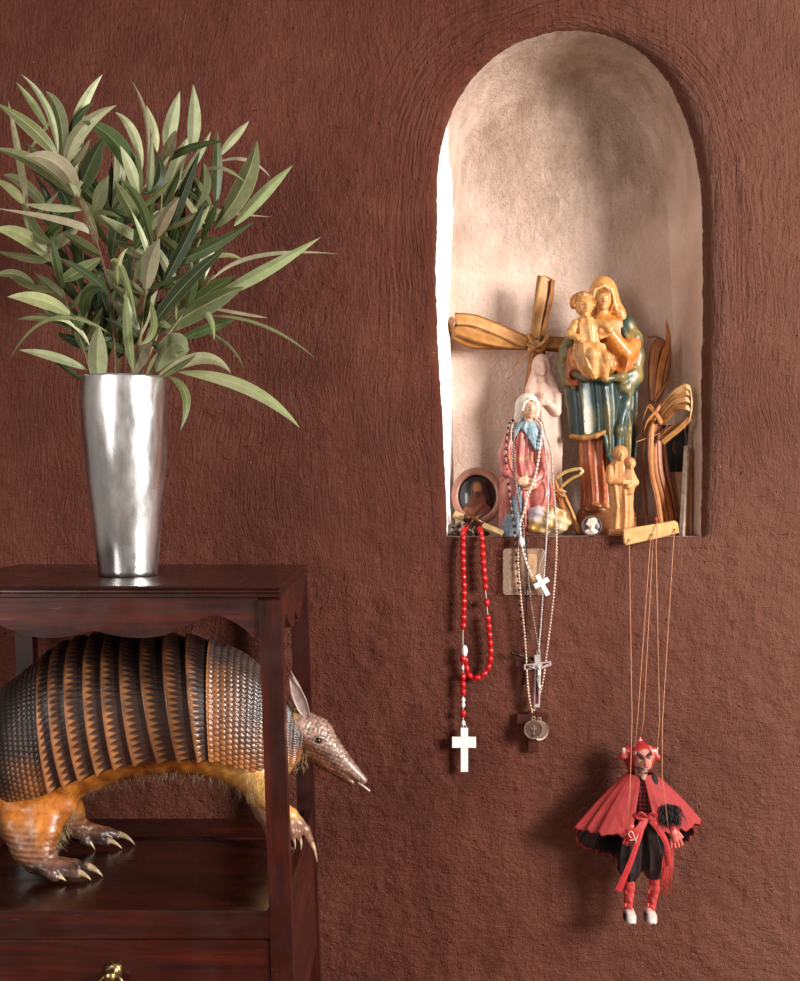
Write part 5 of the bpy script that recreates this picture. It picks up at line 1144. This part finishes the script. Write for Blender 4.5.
def cord(parent, name, mat, pts, r, col): mb = MB(); mb.tube(pts, r, 6, col); return mb.build(name, mat, parent)
def linkchain(parent, name, mat, pts, step, r, col, n_=7, sq=.8):
    r *= 1.5; step *= 1.25
    mb = MB()
    for i, (p, d) in enumerate(along(pts, step)): mb.ball(p, (r, r*sq if i % 2 else r, step*.46), n_, 5, col, rot=d.to_track_quat('Z', 'Y').to_matrix())
    mb.tube(pts, r*.35, 5, col); return mb.build(name, mat, parent)
def cross_poly(cx, z_top, z_arm1, z_arm2, z_bot, xw0, xw1, xa0, xa1): return [(xw0, z_top), (xw1, z_top), (xw1, z_arm1), (xa1, z_arm1), (xa1, z_arm2), (xw1, z_arm2), (xw1, z_bot), (xw0, z_bot), (xw0, z_arm2), (xa0, z_arm2), (xa0, z_arm1), (xw0, z_arm1)]
def flat(mb, poly, y, th, col=None, bev=.0004): mb.prism([P(a, b, y) for a, b in poly], (0, th, 0), col, bev)
RED = paint_one('red_plastic', (200, 12, 18), .22, 0, .4, va=.9); SIL = paint_one('tarnished_silver', (222, 208, 204), .35, .45, .3, va=.85); DSIL = paint_one('dark_metal_chain', (158, 136, 130), .35, .6, .2); WHT = paint_one('white_plastic', (250, 248, 244), .35, 0, .2, va=.95)
CORDM = paint_mat('thread', .7); HY = -.013
# red rosary
t = thing('red_rosary', P(464, 534, 0), 'rosary of red oval beads with a plain white cross, hung over the sill', 'rosary')
Lp = path([(470, 524, .030), (466, 528, .018), (463, 531.5, .004), (463, 536, -.008), (463, 560, HY), (464, 595, HY), (463, 630, HY), (463, 650, HY)]); Rp = path([(476, 523, .030), (478, 526, .018), (480, 531, .004), (481.5, 536, -.008), (483, 560, HY), (486, 595, HY), (489, 630, HY), (490.5, 655, HY), (487, 670, HY), (478, 677.5, HY), (469, 675, HY), (466, 665, HY), (465, 652, HY)])
wc = lina((226, 206, 196))
cord(t, 'cord', CORDM, Lp, .0006, wc); cord(t, 'cord', CORDM, Rp, .0006, wc); Bt = path([(463.5, 650, HY), (463, 680, HY), (463, 705, HY), (463.5, 730, HY)], 4); cord(t, 'cord', CORDM, Bt, .0006, wc)
al = along(Lp, .0112); beads(t, 'bead', RED, [b_ for b_ in al if b_[0].z > P(0, 631, HY).z], .0044, .0060)
al = along(Rp, .0114); beads(t, 'bead', RED, [b_ for i, b_ in enumerate(al) if i != 11 and i != 13 and b_[0] != al[-1][0]], .0044, .0060)
beads(t, 'bead', RED, [(P(463, y_, HY-.001), Vector((0, 0, 1))) for y_ in (659, 677, 684.5, 692, 713.5)], .0044, .0060)
beads(t, 'pale_bead', WHT, [(P(463.2, y_, HY), Vector((0, 0, 1))) for y_ in (668, 700, 705, 723)], .003, .004); beads(t, 'pale_bead', WHT, [(P(464.5, 651, HY), Vector((0, 0, 1)))], .0045, .0085)
mb = MB(); flat(mb, cross_poly(463, 728, 737, 748, 772, 460.6, 468, 452, 476), HY-.002, .0032); o = mb.build('cross', WHT, t, smooth=False)
o['label'] = 'plain white cross'
mb = MB(); ringp = [P(464+2.2*math.cos(a), 727+3*math.sin(a), HY) for a in np.linspace(0, 2*math.pi, 14, endpoint=False)]; mb.tube(ringp, .0005, 6, closed=True); mb.build('ring', SIL, t)
# chains round the kneeling statue
HB = -.014
def over(pre, down, Y1=.006):     # path from behind the neck over a shoulder then over the sill
    return path(pre+down)
DR = paint_one('dark_garnet_bead', (52, 24, 22), .2, 0, .5)
t = thing('wooden_cross_rosary', P(515, 534, 0), 'rosary of tiny dark beads on pale links, ending in a plain dark wooden cross', 'rosary')
A1 = over([(528, 417, .052), (519, 417, .048), (512, 421, .036), (508.5, 428, .022)], [(506, 450, .016), (508, 480, .010), (511, 505, .004), (514, 525, -.002), (515, 536, -.010), (517, 560, HB), (520, 600, HB), (524, 640, HB), (528, 680, HB), (532, 710, HB)])
A2 = over([(528, 417, .052), (538, 417, .046), (543, 423, .034), (545, 432, .022)], [(551, 452, .015), (553, 480, .008), (555, 505, .002), (556, 525, -.003), (556.5, 536, -.010), (556, 560, HB), (553, 600, HB+.001), (547, 650, HB+.001), (542, 685, HB+.001), (534, 710, HB+.001)])
for pth in (A1,):
    cord(t, 'cord', CORDM, pth, .0005, lina((214, 170, 150)));  al = along(pth, .0052)
    beads(t, 'bead', DR, [b_ for i, b_ in enumerate(al) if i % 2 == 0 and i < 70], .0025, .0024); 
    mbx = MB()
    for i, b_ in enumerate(al):
        if i % 2: mbx.ball(b_[0], .0014, 7, 5)
    mbx.build('spacer_beads', paint_one('rose_gold', (226, 176, 156), .3, .4, 0), t)
mb = MB(); flat(mb, cross_poly(533, 711.5, 714, 724.5, 752, 528, 539, 517, 548), HB+.004, .006, bev=.0006); mb.build('wooden_cross', paint_one('dark_red_wood', (74, 34, 26), .35, 0, .4), t, smooth=False)
t = thing('medal_chain', P(556, 534, 0), 'long fine ball chain with two round relief medals hanging at its lower end', 'chain')
BC = paint_one('rosy_metal', (232, 196, 176), .28, .55, .3, va=.85)
linkchain(t, 'ball_chain', BC, A2, .0036, .0013, lina((200, 180, 170)), sq=1)
A3 = over([(528, 418, .050), (519, 419, .045), (513, 424, .032), (511, 434, .020)], [(512, 455, .014), (515, 480, .007), (518, 505, .001), (521, 525, -.004), (520, 536, -.011), (518, 560, HB-.001), (521, 600, HB-.001), (525, 640, HB-.002), (528, 690, HB-.002), (532, 712, HB-.003)])
linkchain(t, 'ball_chain', BC, A3, .0036, .0012, lina((200, 180, 170)), sq=1)
DM2 = paint_one('antique_medal', (176, 148, 130), .36, .6, .2); DM = paint_one('worn_medal_metal', (120, 96, 82), .45, .5, 0)
def medal(c, yaw, r_=.0138):
    ax_ = Vector((math.sin(yaw), -math.cos(yaw), .0)); qq = ax_.to_track_quat('Z', 'Y').to_matrix(); mb = MB()
    mb.lathe([(.0001, .0010), (r_*.82, .0010), (r_*.86, .0020), (r_*.95, .0022), (r_, .0012), (r_, -.0008), (.0001, -.0008)], c, 40, axis=ax_, cap=False); o = autosmooth(mb.build('medal', DM2, t))
    mb = MB(); mb.lathe([(.0001, .0013), (r_*.78, .0013), (r_*.79, .0006)], c, 36, axis=ax_, cap=False)
    for v, r3 in (((0, 0, .0045), (.0017, .0010, .0019)), ((0, 0, -.0005), (.0028, .0011, .0048)), ((0, 0, -.0060), (.0020, .0010, .0036)), ((-.003, 0, .0005), (.0012, .0008, .0035)), ((.003, 0, .0005), (.0012, .0008, .0035))):
        mb.ball(c+ax_*.0016+qq @ Vector((v[0], v[2], 0)), (r3[0], r3[2], r3[1]), 10, 7, rot=qq)
    for a in np.linspace(0, 2*math.pi, 30, endpoint=False): mb.ball(c+ax_*.0015+qq @ Vector((r_*.70*math.cos(a), r_*.70*math.sin(a), 0)), .0005, 5, 4)
    autosmooth(mb.build('figure_relief', DM, o))
    mb = MB(); mb.tube([c+Vector((0, 0, r_+.0022))+Vector((.0022*math.cos(a), 0, .0026*math.sin(a))) for a in np.linspace(0, 2*math.pi, 12, endpoint=False)], .0005, 6, closed=True); mb.build('loop', BC, o)
medal(P(539.5, 730.5, HB-.004), .35); medal(P(533.5, 729.5, HB-.009), -.15)
# silver crucifix on a fine chain
t = thing('silver_crucifix', P(538, 534, 0), 'silver edged crucifix with a dark wood inlay on a thin silver chain', 'crucifix')
B1 = over([(528, 419, .048), (520, 421, .042), (515, 426, .028), (514, 436, .018)], [(514, 455, .012), (516, 480, .004), (519, 505, -.002), (523, 525, -.008), (524, 540, -.014), (527, 570, HB-.002), (532, 610, HB-.003), (537, 640, HB-.004), (538.5, 652, HB-.005)])
B2 = over([(528, 419, .048), (537, 420, .040), (541, 426, .028), (543, 436, .018)], [(546, 455, .012), (548, 480, .004), (548, 505, -.002), (547, 525, -.008), (546, 545, -.014), (544, 575, HB-.003), (541.5, 615, HB-.004), (539.5, 640, HB-.005), (538.5, 652, HB-.005)])
linkchain(t, 'chain', DSIL, B1, .0030, .0013, lina((200, 190, 190))); linkchain(t, 'chain', SIL, B2, .0028, .0011, lina((200, 190, 190)))
mb = MB(); CY = HB-.006
flat(mb, [(534.5, 655), (540.5, 655), (540.8, 662.5), (551, 661), (551.5, 665.5), (541, 669), (539.8, 707.5), (534, 707.5), (535, 669), (524, 670), (524, 664.5), (534.4, 663.5)], CY, .0028); cr = mb.build('silver_frame', SIL, t, smooth=False)
mb = MB(); flat(mb, [(536, 670), (539.6, 670), (538.6, 704), (535.4, 704)], CY-.0006, .002, bev=.0002); flat(mb, [(526, 665.6), (533, 665), (533, 668.4), (526, 668.8)], CY-.0006, .002, bev=.0002); flat(mb, [(542.6, 663.6), (549, 662.4), (549.2, 664.6), (542.8, 667)], CY-.0006, .002, bev=.0002); mb.build('wood_inlay', paint_one('red_brown_inlay', (92, 34, 32), .35, 0, .4), cr, smooth=False)
cpt = [ell((0, -1, 12.6), (1.6, 1.6, 2.), None, (220, 205, 195), .5), *chain([(0, 0, 10.5), (.4, -.4, 5), (-.2, 0, 0), (.8, -.6, -7), (.2, 0, -15)], [1.5, 1.9, 1.6, 1.3, .8], (220, 205, 195), .8), *chain([(0, 0, 10), (-5, 0, 12), (-9.5, .2, 13.4)], [1., .8, .6], (220, 205, 195), .5), *chain([(0, 0, 10), (5, 0, 13), (9.5, .2, 16)], [1., .8, .6], (220, 205, 195), .5), ell((0, 0, 0), (2.1, 1.5, 1.7), None, (220, 205, 195), .5)]
sd_mesh('corpus', cpt, (-12, -5, -18), (12, 3, 18), .3, P(538.5, 680, CY-.0016), S(CY), paint_one('bright_silver', (236, 228, 222), .25, .5, .2), cr)
mb = MB(); mb.tube([P(538.5+1.6*math.cos(a), 652.5+2.6*math.sin(a), HB-.005) for a in np.linspace(0, 2*math.pi, 12, endpoint=False)], .0006, 6, closed=True); mb.build('ring', SIL, t)
# small dark crucifix behind on its chain
t = thing('dark_metal_crucifix', P(526, 534, 0), 'small dark metal crucifix turned aside, on a thin black chain behind the silver one', 'crucifix')
D1 = path([(524, 530, .004), (526, 536, -.008), (527, 570, HB+.003), (526, 610, HB+.003), (525.5, 652, HB+.003)]); linkchain(t, 'chain', paint_one('black_chain', (60, 48, 44), .4, .9, 0), D1, .0034, .0009, lina((60, 50, 46)))
mb = MB(); y_ = HB+.002; mb.tube([P(512, 653, y_-.004), P(520, 655.5, y_-.003), P(530, 658, y_-.001), P(538, 661, y_)], [.0024, .0022, .0022, .0026], 8, flat=.6); mb.tube([P(524.5, 648, y_-.002), P(525.5, 658, y_-.002), P(525, 672, y_-.002), P(523.5, 686, y_-.002)], [.0022, .0026, .0024, .0028], 8, flat=.6); mb.ball(P(512, 653, y_-.004), .0024, 8, 6); mb.ball(P(523.5, 686, y_-.002), .0024, 8, 6); mb.ball(P(538, 661, y_), .0024, 8, 6)
mb.tube([P(525, 660, y_-.004), P(525.4, 670, y_-.0045), P(524.4, 680, y_-.004)], [.0018, .0022, .0012], 8); mb.build('cross', paint_one('dark_bronze', (92, 70, 58), .35, .9, 0), t)
# pearl strand with little white plastic cross
t = thing('pearl_strand', P(521, 534, 0), 'strand of white seed pearls crossing the pink robe, with a fat white bead', 'necklace')
PE = paint_one('seed_pearl', (236, 218, 200), .2, 0, .5)
E1 = path([(528, 418, .046), (538, 421, .036), (542, 428, .022), (540, 445, .014), (538, 462, .008), (534, 480, .000), (527, 498, -.008), (524, 512, -.008), (520, 524, -.010), (520.5, 533, -.014), (521.5, 545, -.017), (526, 562, HB-.004), (531, 575, HB-.005)])
al = along(E1, .0062); cord(t, 'cord', CORDM, E1, .0005, wc); beads(t, 'pearl', PE, [b_ for i, b_ in enumerate(al) if i > 3], .0022, .0028, n_=8); beads(t, 'fat_bead', WHT, [(P(521.5, 542, -.018), Vector((.1, 0, -1)))], .0046, .0066)
t = thing('white_plastic_cross', P(541, 585, HB), 'tiny white plastic cross hanging skewed beside the clear card', 'cross')
mb = MB(); cx_, cz_ = 541.5, 583
rt = lambda x, z, a=R(-28): (cx_+x*math.cos(a)-z*math.sin(a), cz_+x*math.sin(a)+z*math.cos(a))
mb.prism([P(*rt(*p), HB-.007) for p in cross_poly(0, -9, -2.5, 2.5, 14, -2.4, 2.4, -8, 8)], (0, .0026, 0), bev=.0005); mb.build('cross', WHT, t, smooth=False)
mb = MB(); mb.tube([P(538, 574, HB-.006), P(541, 562, HB-.005), P(545, 552, HB-.004)], .0004, 5); mb.build('thread', CORDM, t)
# laminated card
t = thing('laminated_card', P(524, 547, HB), 'small clear laminated scapular card hanging below the sill behind the chains', 'card')
n = N('clear_laminate'); n.P(Base_Color=lin((236, 205, 180)), Roughness=.18, Transmission_Weight=.75, IOR=1.25, Alpha=.75)
def rrect(x0, y0, x1, y1, r_): return [(cx+r_*math.cos(a), cy+r_*math.sin(a)) for cx, cy, a0 in ((x1-r_, y0+r_, -90), (x1-r_, y1-r_, 0), (x0+r_, y1-r_, 90), (x0+r_, y0+r_, 180)) for a in [R(a0+k*22.5) for k in range(5)]]
mb = MB(); flat(mb, rrect(503, 548.5, 545, 595, 3.5), HB+.005, .0012, bev=.0003); mb.build('clear_sleeve', n.m, t, smooth=False)
mb = MB(); flat(mb, rrect(509, 550, 540, 588, 1.5), HB+.0065, .0006, bev=.0001); mb.build('inner_card', paint_one('faded_card', (184, 142, 112), .5, 0, 0), t, smooth=False)
mb = MB(); flat(mb, rrect(513, 553, 520, 586, .8), HB+.0045, .0006, bev=.0001); flat(mb, rrect(527, 554, 537, 585, .8), HB+.0045, .0006, bev=.0001); mb.build('cloth_strip', paint_one('beige_cloth', (206, 164, 126), .8, 0, 0), t, smooth=False)
mb = MB(); mb.tube([P(524, 549, HB+.005), P(523, 540, -.010), P(522, 534, .002)], .0005, 6); mb.build('cord', DR, t)

# ================================================================ devil marionette
MY = -.047; MS = S(MY); MO = P(640, 835, MY)
M_ = thing('devil_marionette', MO, 'devil marionette in a red cape hanging on strings from a wooden bar', 'puppet')
ml = lambda x, y, z: Vector((MO.x+x/MS, MO.y+y/MS, MO.z+z/MS))
red = (172, 30, 30); pinkr = (214, 150, 132)
hd = [ell((0, 0, 80), (13, 10, 13.5), None, red, 2.), cap((0, 0, 90), (-.5, -1, 98), 5, 1.2, red, 3.), cap((-12, 1, 84), (-18, 0, 78), 5, 3, (184, 40, 36), 2.), cap((-15, 0, 80), (-16.5, -1, 86), 3, 1.6, (240, 222, 206), 1.), cap((12, 1, 84), (17, 0, 78), 5, 3.6, (196, 60, 50), 2.), cap((14, 0, 80), (17, -1, 87), 3, 1.4, (226, 160, 140), 1.),
      cap((-12, 2, 78), (-8, 2, 66), 5, 4, (150, 30, 30), 2.), cap((12, 2, 78), (9, 2, 68), 5, 4, (180, 60, 50), 2.),
      ell((2, -5, 76), (9, 8, 12.5), None, pinkr, 1.), cap((2.5, -13, 80), (3, -16.5, 73), 1.6, 2.3, (208, 110, 96), 1.), cap((2, -11, 67), (1, -12, 60), 4, 2.4, (214, 160, 140), 1.5), cap((-4, -11.5, 83), (0, -13, 81), 1.6, 1.4, (90, 30, 30), 1.), cap((8.5, -11.5, 83.5), (4.5, -13, 81), 1.6, 1.4, (90, 30, 30), 1.),
      sub(ell((-2, -13.5, 79), (2.2, 2.2, 1.5), None, None, .8)), sub(ell((7, -13.5, 79), (2.2, 2.2, 1.5), None, None, .8)), cap((0, 0, 66), (0, 0, 56), 5, 5, (200, 140, 120), 2.)]
pt = [(dot((-2, -12, 79), (2.4, 6, 1.3)), (40, 20, 20)), (dot((7, -12, 79), (2.4, 6, 1.3)), (40, 20, 20)), (lambda p: nearl(p, [(-8, 87), (-3, 83.5), (1, 81)], 1.8), (70, 16, 20)), (lambda p: nearl(p, [(12, 87), (8, 84), (4, 81)], 1.8), (70, 16, 20)),
      (lambda p: nearl(p, [(-4, 70), (1, 68.5), (4, 68), (8, 66)], 1.9), (52, 60, 76)), (dot((3, -13, 65.3), (3.4, 6, 1.6)), (60, 14, 18)), (dot((0, -12, 61), (2.6, 7, 3.2)), (222, 196, 180)), (dot((-5, -10, 68), (3.2, 6, 2.4)), (96, 126, 150)), (lambda p: nearl(p, [(-7, 90), (-3, 95), (2, 96)], 1.2)*.8, (226, 170, 150)), (lambda p: nearl(p, [(9, 90), (12, 84), (13, 76)], 1.3)*.8, (232, 180, 160))]
sd_mesh('head', hd, (-24, -22, 52), (24, 14, 102), .55, MO, MS, paint_mat('painted_papier_mache', .35, coat=.4, vary=.2, bump=.5, bscale=500), M_, paint=pt)
def chk(p):
    m = (np.sin(p[:, 0]*.75+p[:, 2]*.75) * np.sin(p[:, 0]*.75-p[:, 2]*.75) > 0)[:, None]; return np.where(m, np.array((150, 24, 26)), np.array((26, 16, 18)))
sd_mesh('jacket', [loft([18, 30, 48, 60], [3, 4, 3, 2], -2, [13, 12, 12, 7], [10, 10, 9, 7], [], chk, 2.), cap((12, -6, 58), (16, -9, 32), 4.6, 5, (24, 15, 17), 2.), cap((-8, -6, 58), (-11, -9, 32), 4, 4, (110, 22, 24), 2.)], (-20, -18, 14), (26, 14, 66), .7, MO, MS, paint_mat('felt_jacket', .8, bump=.6, bscale=600), M_)
satin = paint_mat('black_satin', .3, coat=.15, vary=.05); sc1 = (38, 28, 30)
sd_mesh('trousers', [loft([-44, -34, -18, 0, 14], [-11, -11, -10, -8, -4], -4, [6.5, 12, 12.5, 11, 9], [6, 10, 11, 10, 9], [(7, .12, .06, .3, .02)], sc1, 2.), loft([-42, -32, -16, 0, 14], [13, 13, 13, 10, 6], -4, [6.5, 12, 12.5, 11, 9], [6, 10, 11, 10, 9], [(7, .12, .06, 1.3, -.02)], sc1, 2.), ell((0, -2, 16), (14, 10, 8), None, sc1, 4.)], (-28, -20, -48), (30, 12, 28), .8, MO, MS, satin, M_)
for x0, x1, xf_ in ((-12, -12.5, -12), (13, 10, 8.5)):
    sd_mesh('boot', [*chain([(x0, -4, -38), (x0+.5, -4, -52), (x1, -4, -72)], [5.2, 5.4, 4.2], (196, 54, 52), 1.5), *[ell((x1+4*math.cos(k*1.9), -8+1.*math.sin(k), -46-k*4.2), (1.3, 1.3, 2.6), None, (206, 80, 74), 1.2) for k in range(7)]], (x0-12, -16, -80), (x0+12, 6, -32), .6, MO, MS, paint_mat('red_felt', .7, vary=.2, bump=.5), M_)
    sd_mesh('shoe', [ell((xf_, -10, -79), (6.8, 10.5, 5.6), (12, 0, 0), (222, 208, 198), 2.), ell((xf_, -4, -76), (5.6, 7, 6.6), None, (216, 170, 158), 2.)], (xf_-12, -26, -90), (xf_+12, 8, -66), .6, MO, MS, paint_mat('painted_clay', .3, coat=.4), M_, paint=[(lambda p: np.clip((-83.2-p[:, 2])/1.5, 0, 1), (28, 22, 22)), (dot((xf_-6, -9, -78), (5, 12, 7)), (34, 28, 28)), (dot((xf_+6, -12, -80), (3, 9, 4)), (60, 50, 50)), (dot((xf_+1, -21, -83), (3, 5, 3)), (40, 30, 30))], ground=-86.5)
# cape: cloth cone, open in front, longer at the back
def cape_pt(th, v, inn=0.):
    # th 0 = front, positive to the right of the picture
    s_ = math.sin(th); c_ = math.cos(th); fold = (1+.035*math.sin(th*9+1)*v+.02*math.sin(th*17)*v)
    rx = (13+(47 if s_ > 0 else 53)*v**.92)*fold-inn; ry = (9+15*v)*fold-inn
    back = max(0, -c_); side = abs(s_)
    hem = 5+3*side+ (6 if s_ > 0 else 0)*side-36*back**.8+ 1.2*math.sin(th*23)+1.*math.sin(th*41)
    z0 = 62-inn*.3; z = z0+(hem-z0)*(v**1.12)
    if c_ > .3: z += 0
    return ml(rx*s_, -ry*c_-1, z)
capem = paint_mat('red_cape_cloth', .75, vary=.06, bump=.7, bscale=900); cred = np.array(lina((160, 44, 42)))
NT, NV = 150, 34; ths = [R(16)+(R(344)-R(16))*i/NT for i in range(NT+1)]
def th_open(t, v): 
    o0 = R(6)+R(6)*v; return o0+(2*math.pi-2*o0)*(t/NT)
G = [[cape_pt(th_open(i, v/NV), v/NV) for v in range(NV+1)] for i in range(NT+1)]
cols = np.array([cred*(1+.22*nz3(i*.12, v*.2, 3)) for i in range(NT+1) for v in range(NV+1)])
mb = MB(); mb.grid(G, cols); o = mb.build('cape', capem, M_); so = o.modifiers.new('thickness', 'SOLIDIFY'); so.thickness = .0006; so.offset = 0
# front of the cape is swept open over the trousers: shift the opening
G = [[cape_pt(R(24)+(2*math.pi-R(48))*(i/NT), v/NV*.985, 1.4) for v in range(2, NV+1)] for i in range(NT+1)]
mb = MB(); mb.grid(G, lina((24, 17, 20))); o = mb.build('cape_lining', satin, M_); so = o.modifiers.new('thickness', 'SOLIDIFY'); so.thickness = .0005; so.offset = 0
# hands, cuffs, sash, fringe
handc = (206, 66, 58)
hm = paint_mat('painted_hand', .4, coat=.3)
sd_mesh('hand', [cap((-13, -19, 14), (-13, -20, 8), 4, 4, handc, 1.), *finger_hand((-13, -20, 8), -.2, -1, 13, 3.2, handc, 4)], (-24, -30, -12), (-2, -10, 22), .45, MO, MS, hm, M_)
sd_mesh('hand', [cap((27, -19, 16), (29, -20, 8), 4, 4, handc, 1.), *finger_hand((29, -20, 8), .25, -1, 15, 3.4, (220, 110, 100), 4)], (18, -30, -14), (42, -10, 24), .45, MO, MS, hm, M_)
mb = MB(); rk = random.Random(3)
for i in range(520):
    a = rk.uniform(0, 6.28); p = np.array((23+5*math.cos(a)*rk.random()+rk.uniform(-4, 9), -18+rk.uniform(-3, 2), 32+rk.uniform(-3, 3))); d = np.array((rk.uniform(-.55, .5), rk.uniform(-.5, .1), -1)); L_ = rk.uniform(9, 19)
    mb.tube([ml(*p), ml(*(p+d*L_*.5)), ml(*(p+d*L_+np.array((rk.uniform(-2, 2), 0, 0))))], [.0005, .0004, .0001], 3, lina((30, 20, 20)))
mb.ball(ml(24, -16, 31), (.010, .005, .006), 12, 8, lina((26, 17, 18))); o = mb.build('fur_cuff', paint_mat('black_fur', .6), M_); o['kind'] = 'stuff'
rib = paint_mat('red_ribbon', .6, bump=.3); rc = (190, 44, 46)
mb = MB()
def mrib(pts, w0, w1, col=rc):
    ps_ = [ml(*a) for a in catmull(pts, 6)]; n_ = len(ps_); G = []
    for i, p in enumerate(ps_):
        tg = (ps_[min(i+1, n_-1)]-ps_[max(i-1, 0)]).normalized(); wv = tg.cross(Vector((0, 1, 0))).normalized(); w_ = (w0+(w1-w0)*i/(n_-1))/2/MS
        G.append([p-wv*w_, p+Vector((0, -.0006, 0)), p+wv*w_, p+Vector((0, .0005, 0))])
    mb.grid(G, lina(col), cv=True); b_ = len(mb.v)-4*n_; mb.f.append((b_, b_+1, b_+2, b_+3)); mb.f.append(tuple(len(mb.v)-4+k for k in range(4)))
mrib([(2, -20, 24), (-8, -25, -2), (-18, -25, -28), (-26, -23, -48)], 3.5, 7); mrib([(2, -20, 24), (-6, -24, 12), (-16, -24, 8)], 7, 9, (176, 40, 40)); mrib([(4, -20, 24), (14, -24, 12), (22, -24, -4), (25, -22, -24)], 7, 4, (184, 50, 50)); mrib([(-12, -19, 24), (2, -21, 25), (14, -19, 22)], 5, 5, (170, 36, 38))
for a in (-1, 1): mrib([(2, -22, 24), (2+a*6, -24, 29), (2+a*10, -22, 24), (2+a*4, -23, 21)], 2.5, 2.5, (160, 30, 32))
mb.build('sash', rib, M_, smooth=False)
mb = MB()
for i in range(26):
    x = rk.uniform(19, 30); z0 = rk.uniform(-16, -4); mb.tube([ml(x, -20, z0), ml(x+rk.uniform(-3, 1), -20, z0-18), ml(x+rk.uniform(-8, 0), -19, z0-rk.uniform(28, 48))], .0003, 4, lina((206, 60, 58)))
o = mb.build('fringe', rib, M_); o['kind'] = 'stuff'
mb = MB()
for pts in ([(-14, -26, 5), (-17, -27, 9), (-14, -28, 12), (-11, -28, 6), (-9, -27, 1)], [(-16, -27, 3), (-10, -28, 4), (-8, -28, 9)]): mb.tube([ml(*a) for a in catmull(pts, 5)], .0006, 6, lina((230, 210, 190)))
mb.build('string_knot', CORDM, M_)
# control bar and strings
BY = -.020
mb = MB(); mb.prism([P(*p, BY) for p in ((623, 529.5), (640, 526.5), (660, 523.2), (675, 520.5), (678, 523), (679.5, 533), (660, 538), (640, 542.3), (626, 545.5), (624, 543))], (0, .0065, 0), lina((222, 176, 112)), bev=.0012)
cb_ = mb.build('control_bar', paint_mat('pale_wood', .5, vary=.15, bump=.4, bscale=200), M_, smooth=False)
mb = MB()
for x, y in ((629, 540), (651, 534.5), (674.5, 529.5)): mb.lathe([(.0001, .0004), (.0012, .0003), (.0014, 0)], P(x, y, BY-.0004), 10, lina((110, 70, 45)), axis=Vector((0, -1, 0)), cap=False)
mb.build('string_hole', paint_mat('dark_hole', .8), cb_)
sm_ = paint_mat('waxed_thread', .6); scl = lina((206, 142, 104))
for pts in ([(629, 540, BY-.001), (629.6, 560, BY-.012), (632, 720, MY-.022), (630, 790, MY-.036), (627, 826, MY-.034)], [(651, 534, BY-.001), (649, 560, BY-.010), (637.5, 720, MY-.010), (635, 748, MY-.004)], [(653, 534, BY-.001), (652, 560, BY-.010), (643.5, 720, MY-.008), (640.5, 737.5, MY-.001)],
            [(657, 521, BY), (656, 545, BY-.010), (659.5, 720, MY-.008), (656.5, 754, MY-.002)], [(674.5, 529.5, BY-.001), (673, 550, BY-.010), (662.5, 720, MY-.020), (662, 775, MY-.036), (668, 826, MY-.034)]):
    mb = MB(); mb.tube([P(*a) for a in pts], .00055, 6, scl); mb.build('string', sm_, M_)
mb = MB(); mb.tube([P(657, 521, BY+.003), P(655.5, 519, -.004), P(645, 516, .02), P(625, 515.5, .055)], .0006, 6, lina((150, 40, 36))); mb.ball(P(656, 519.5, -.008), (.0028, .0028, .0036), 10, 7, lina((186, 60, 60))); mb.build('tie_thread', CORDM, cb_)
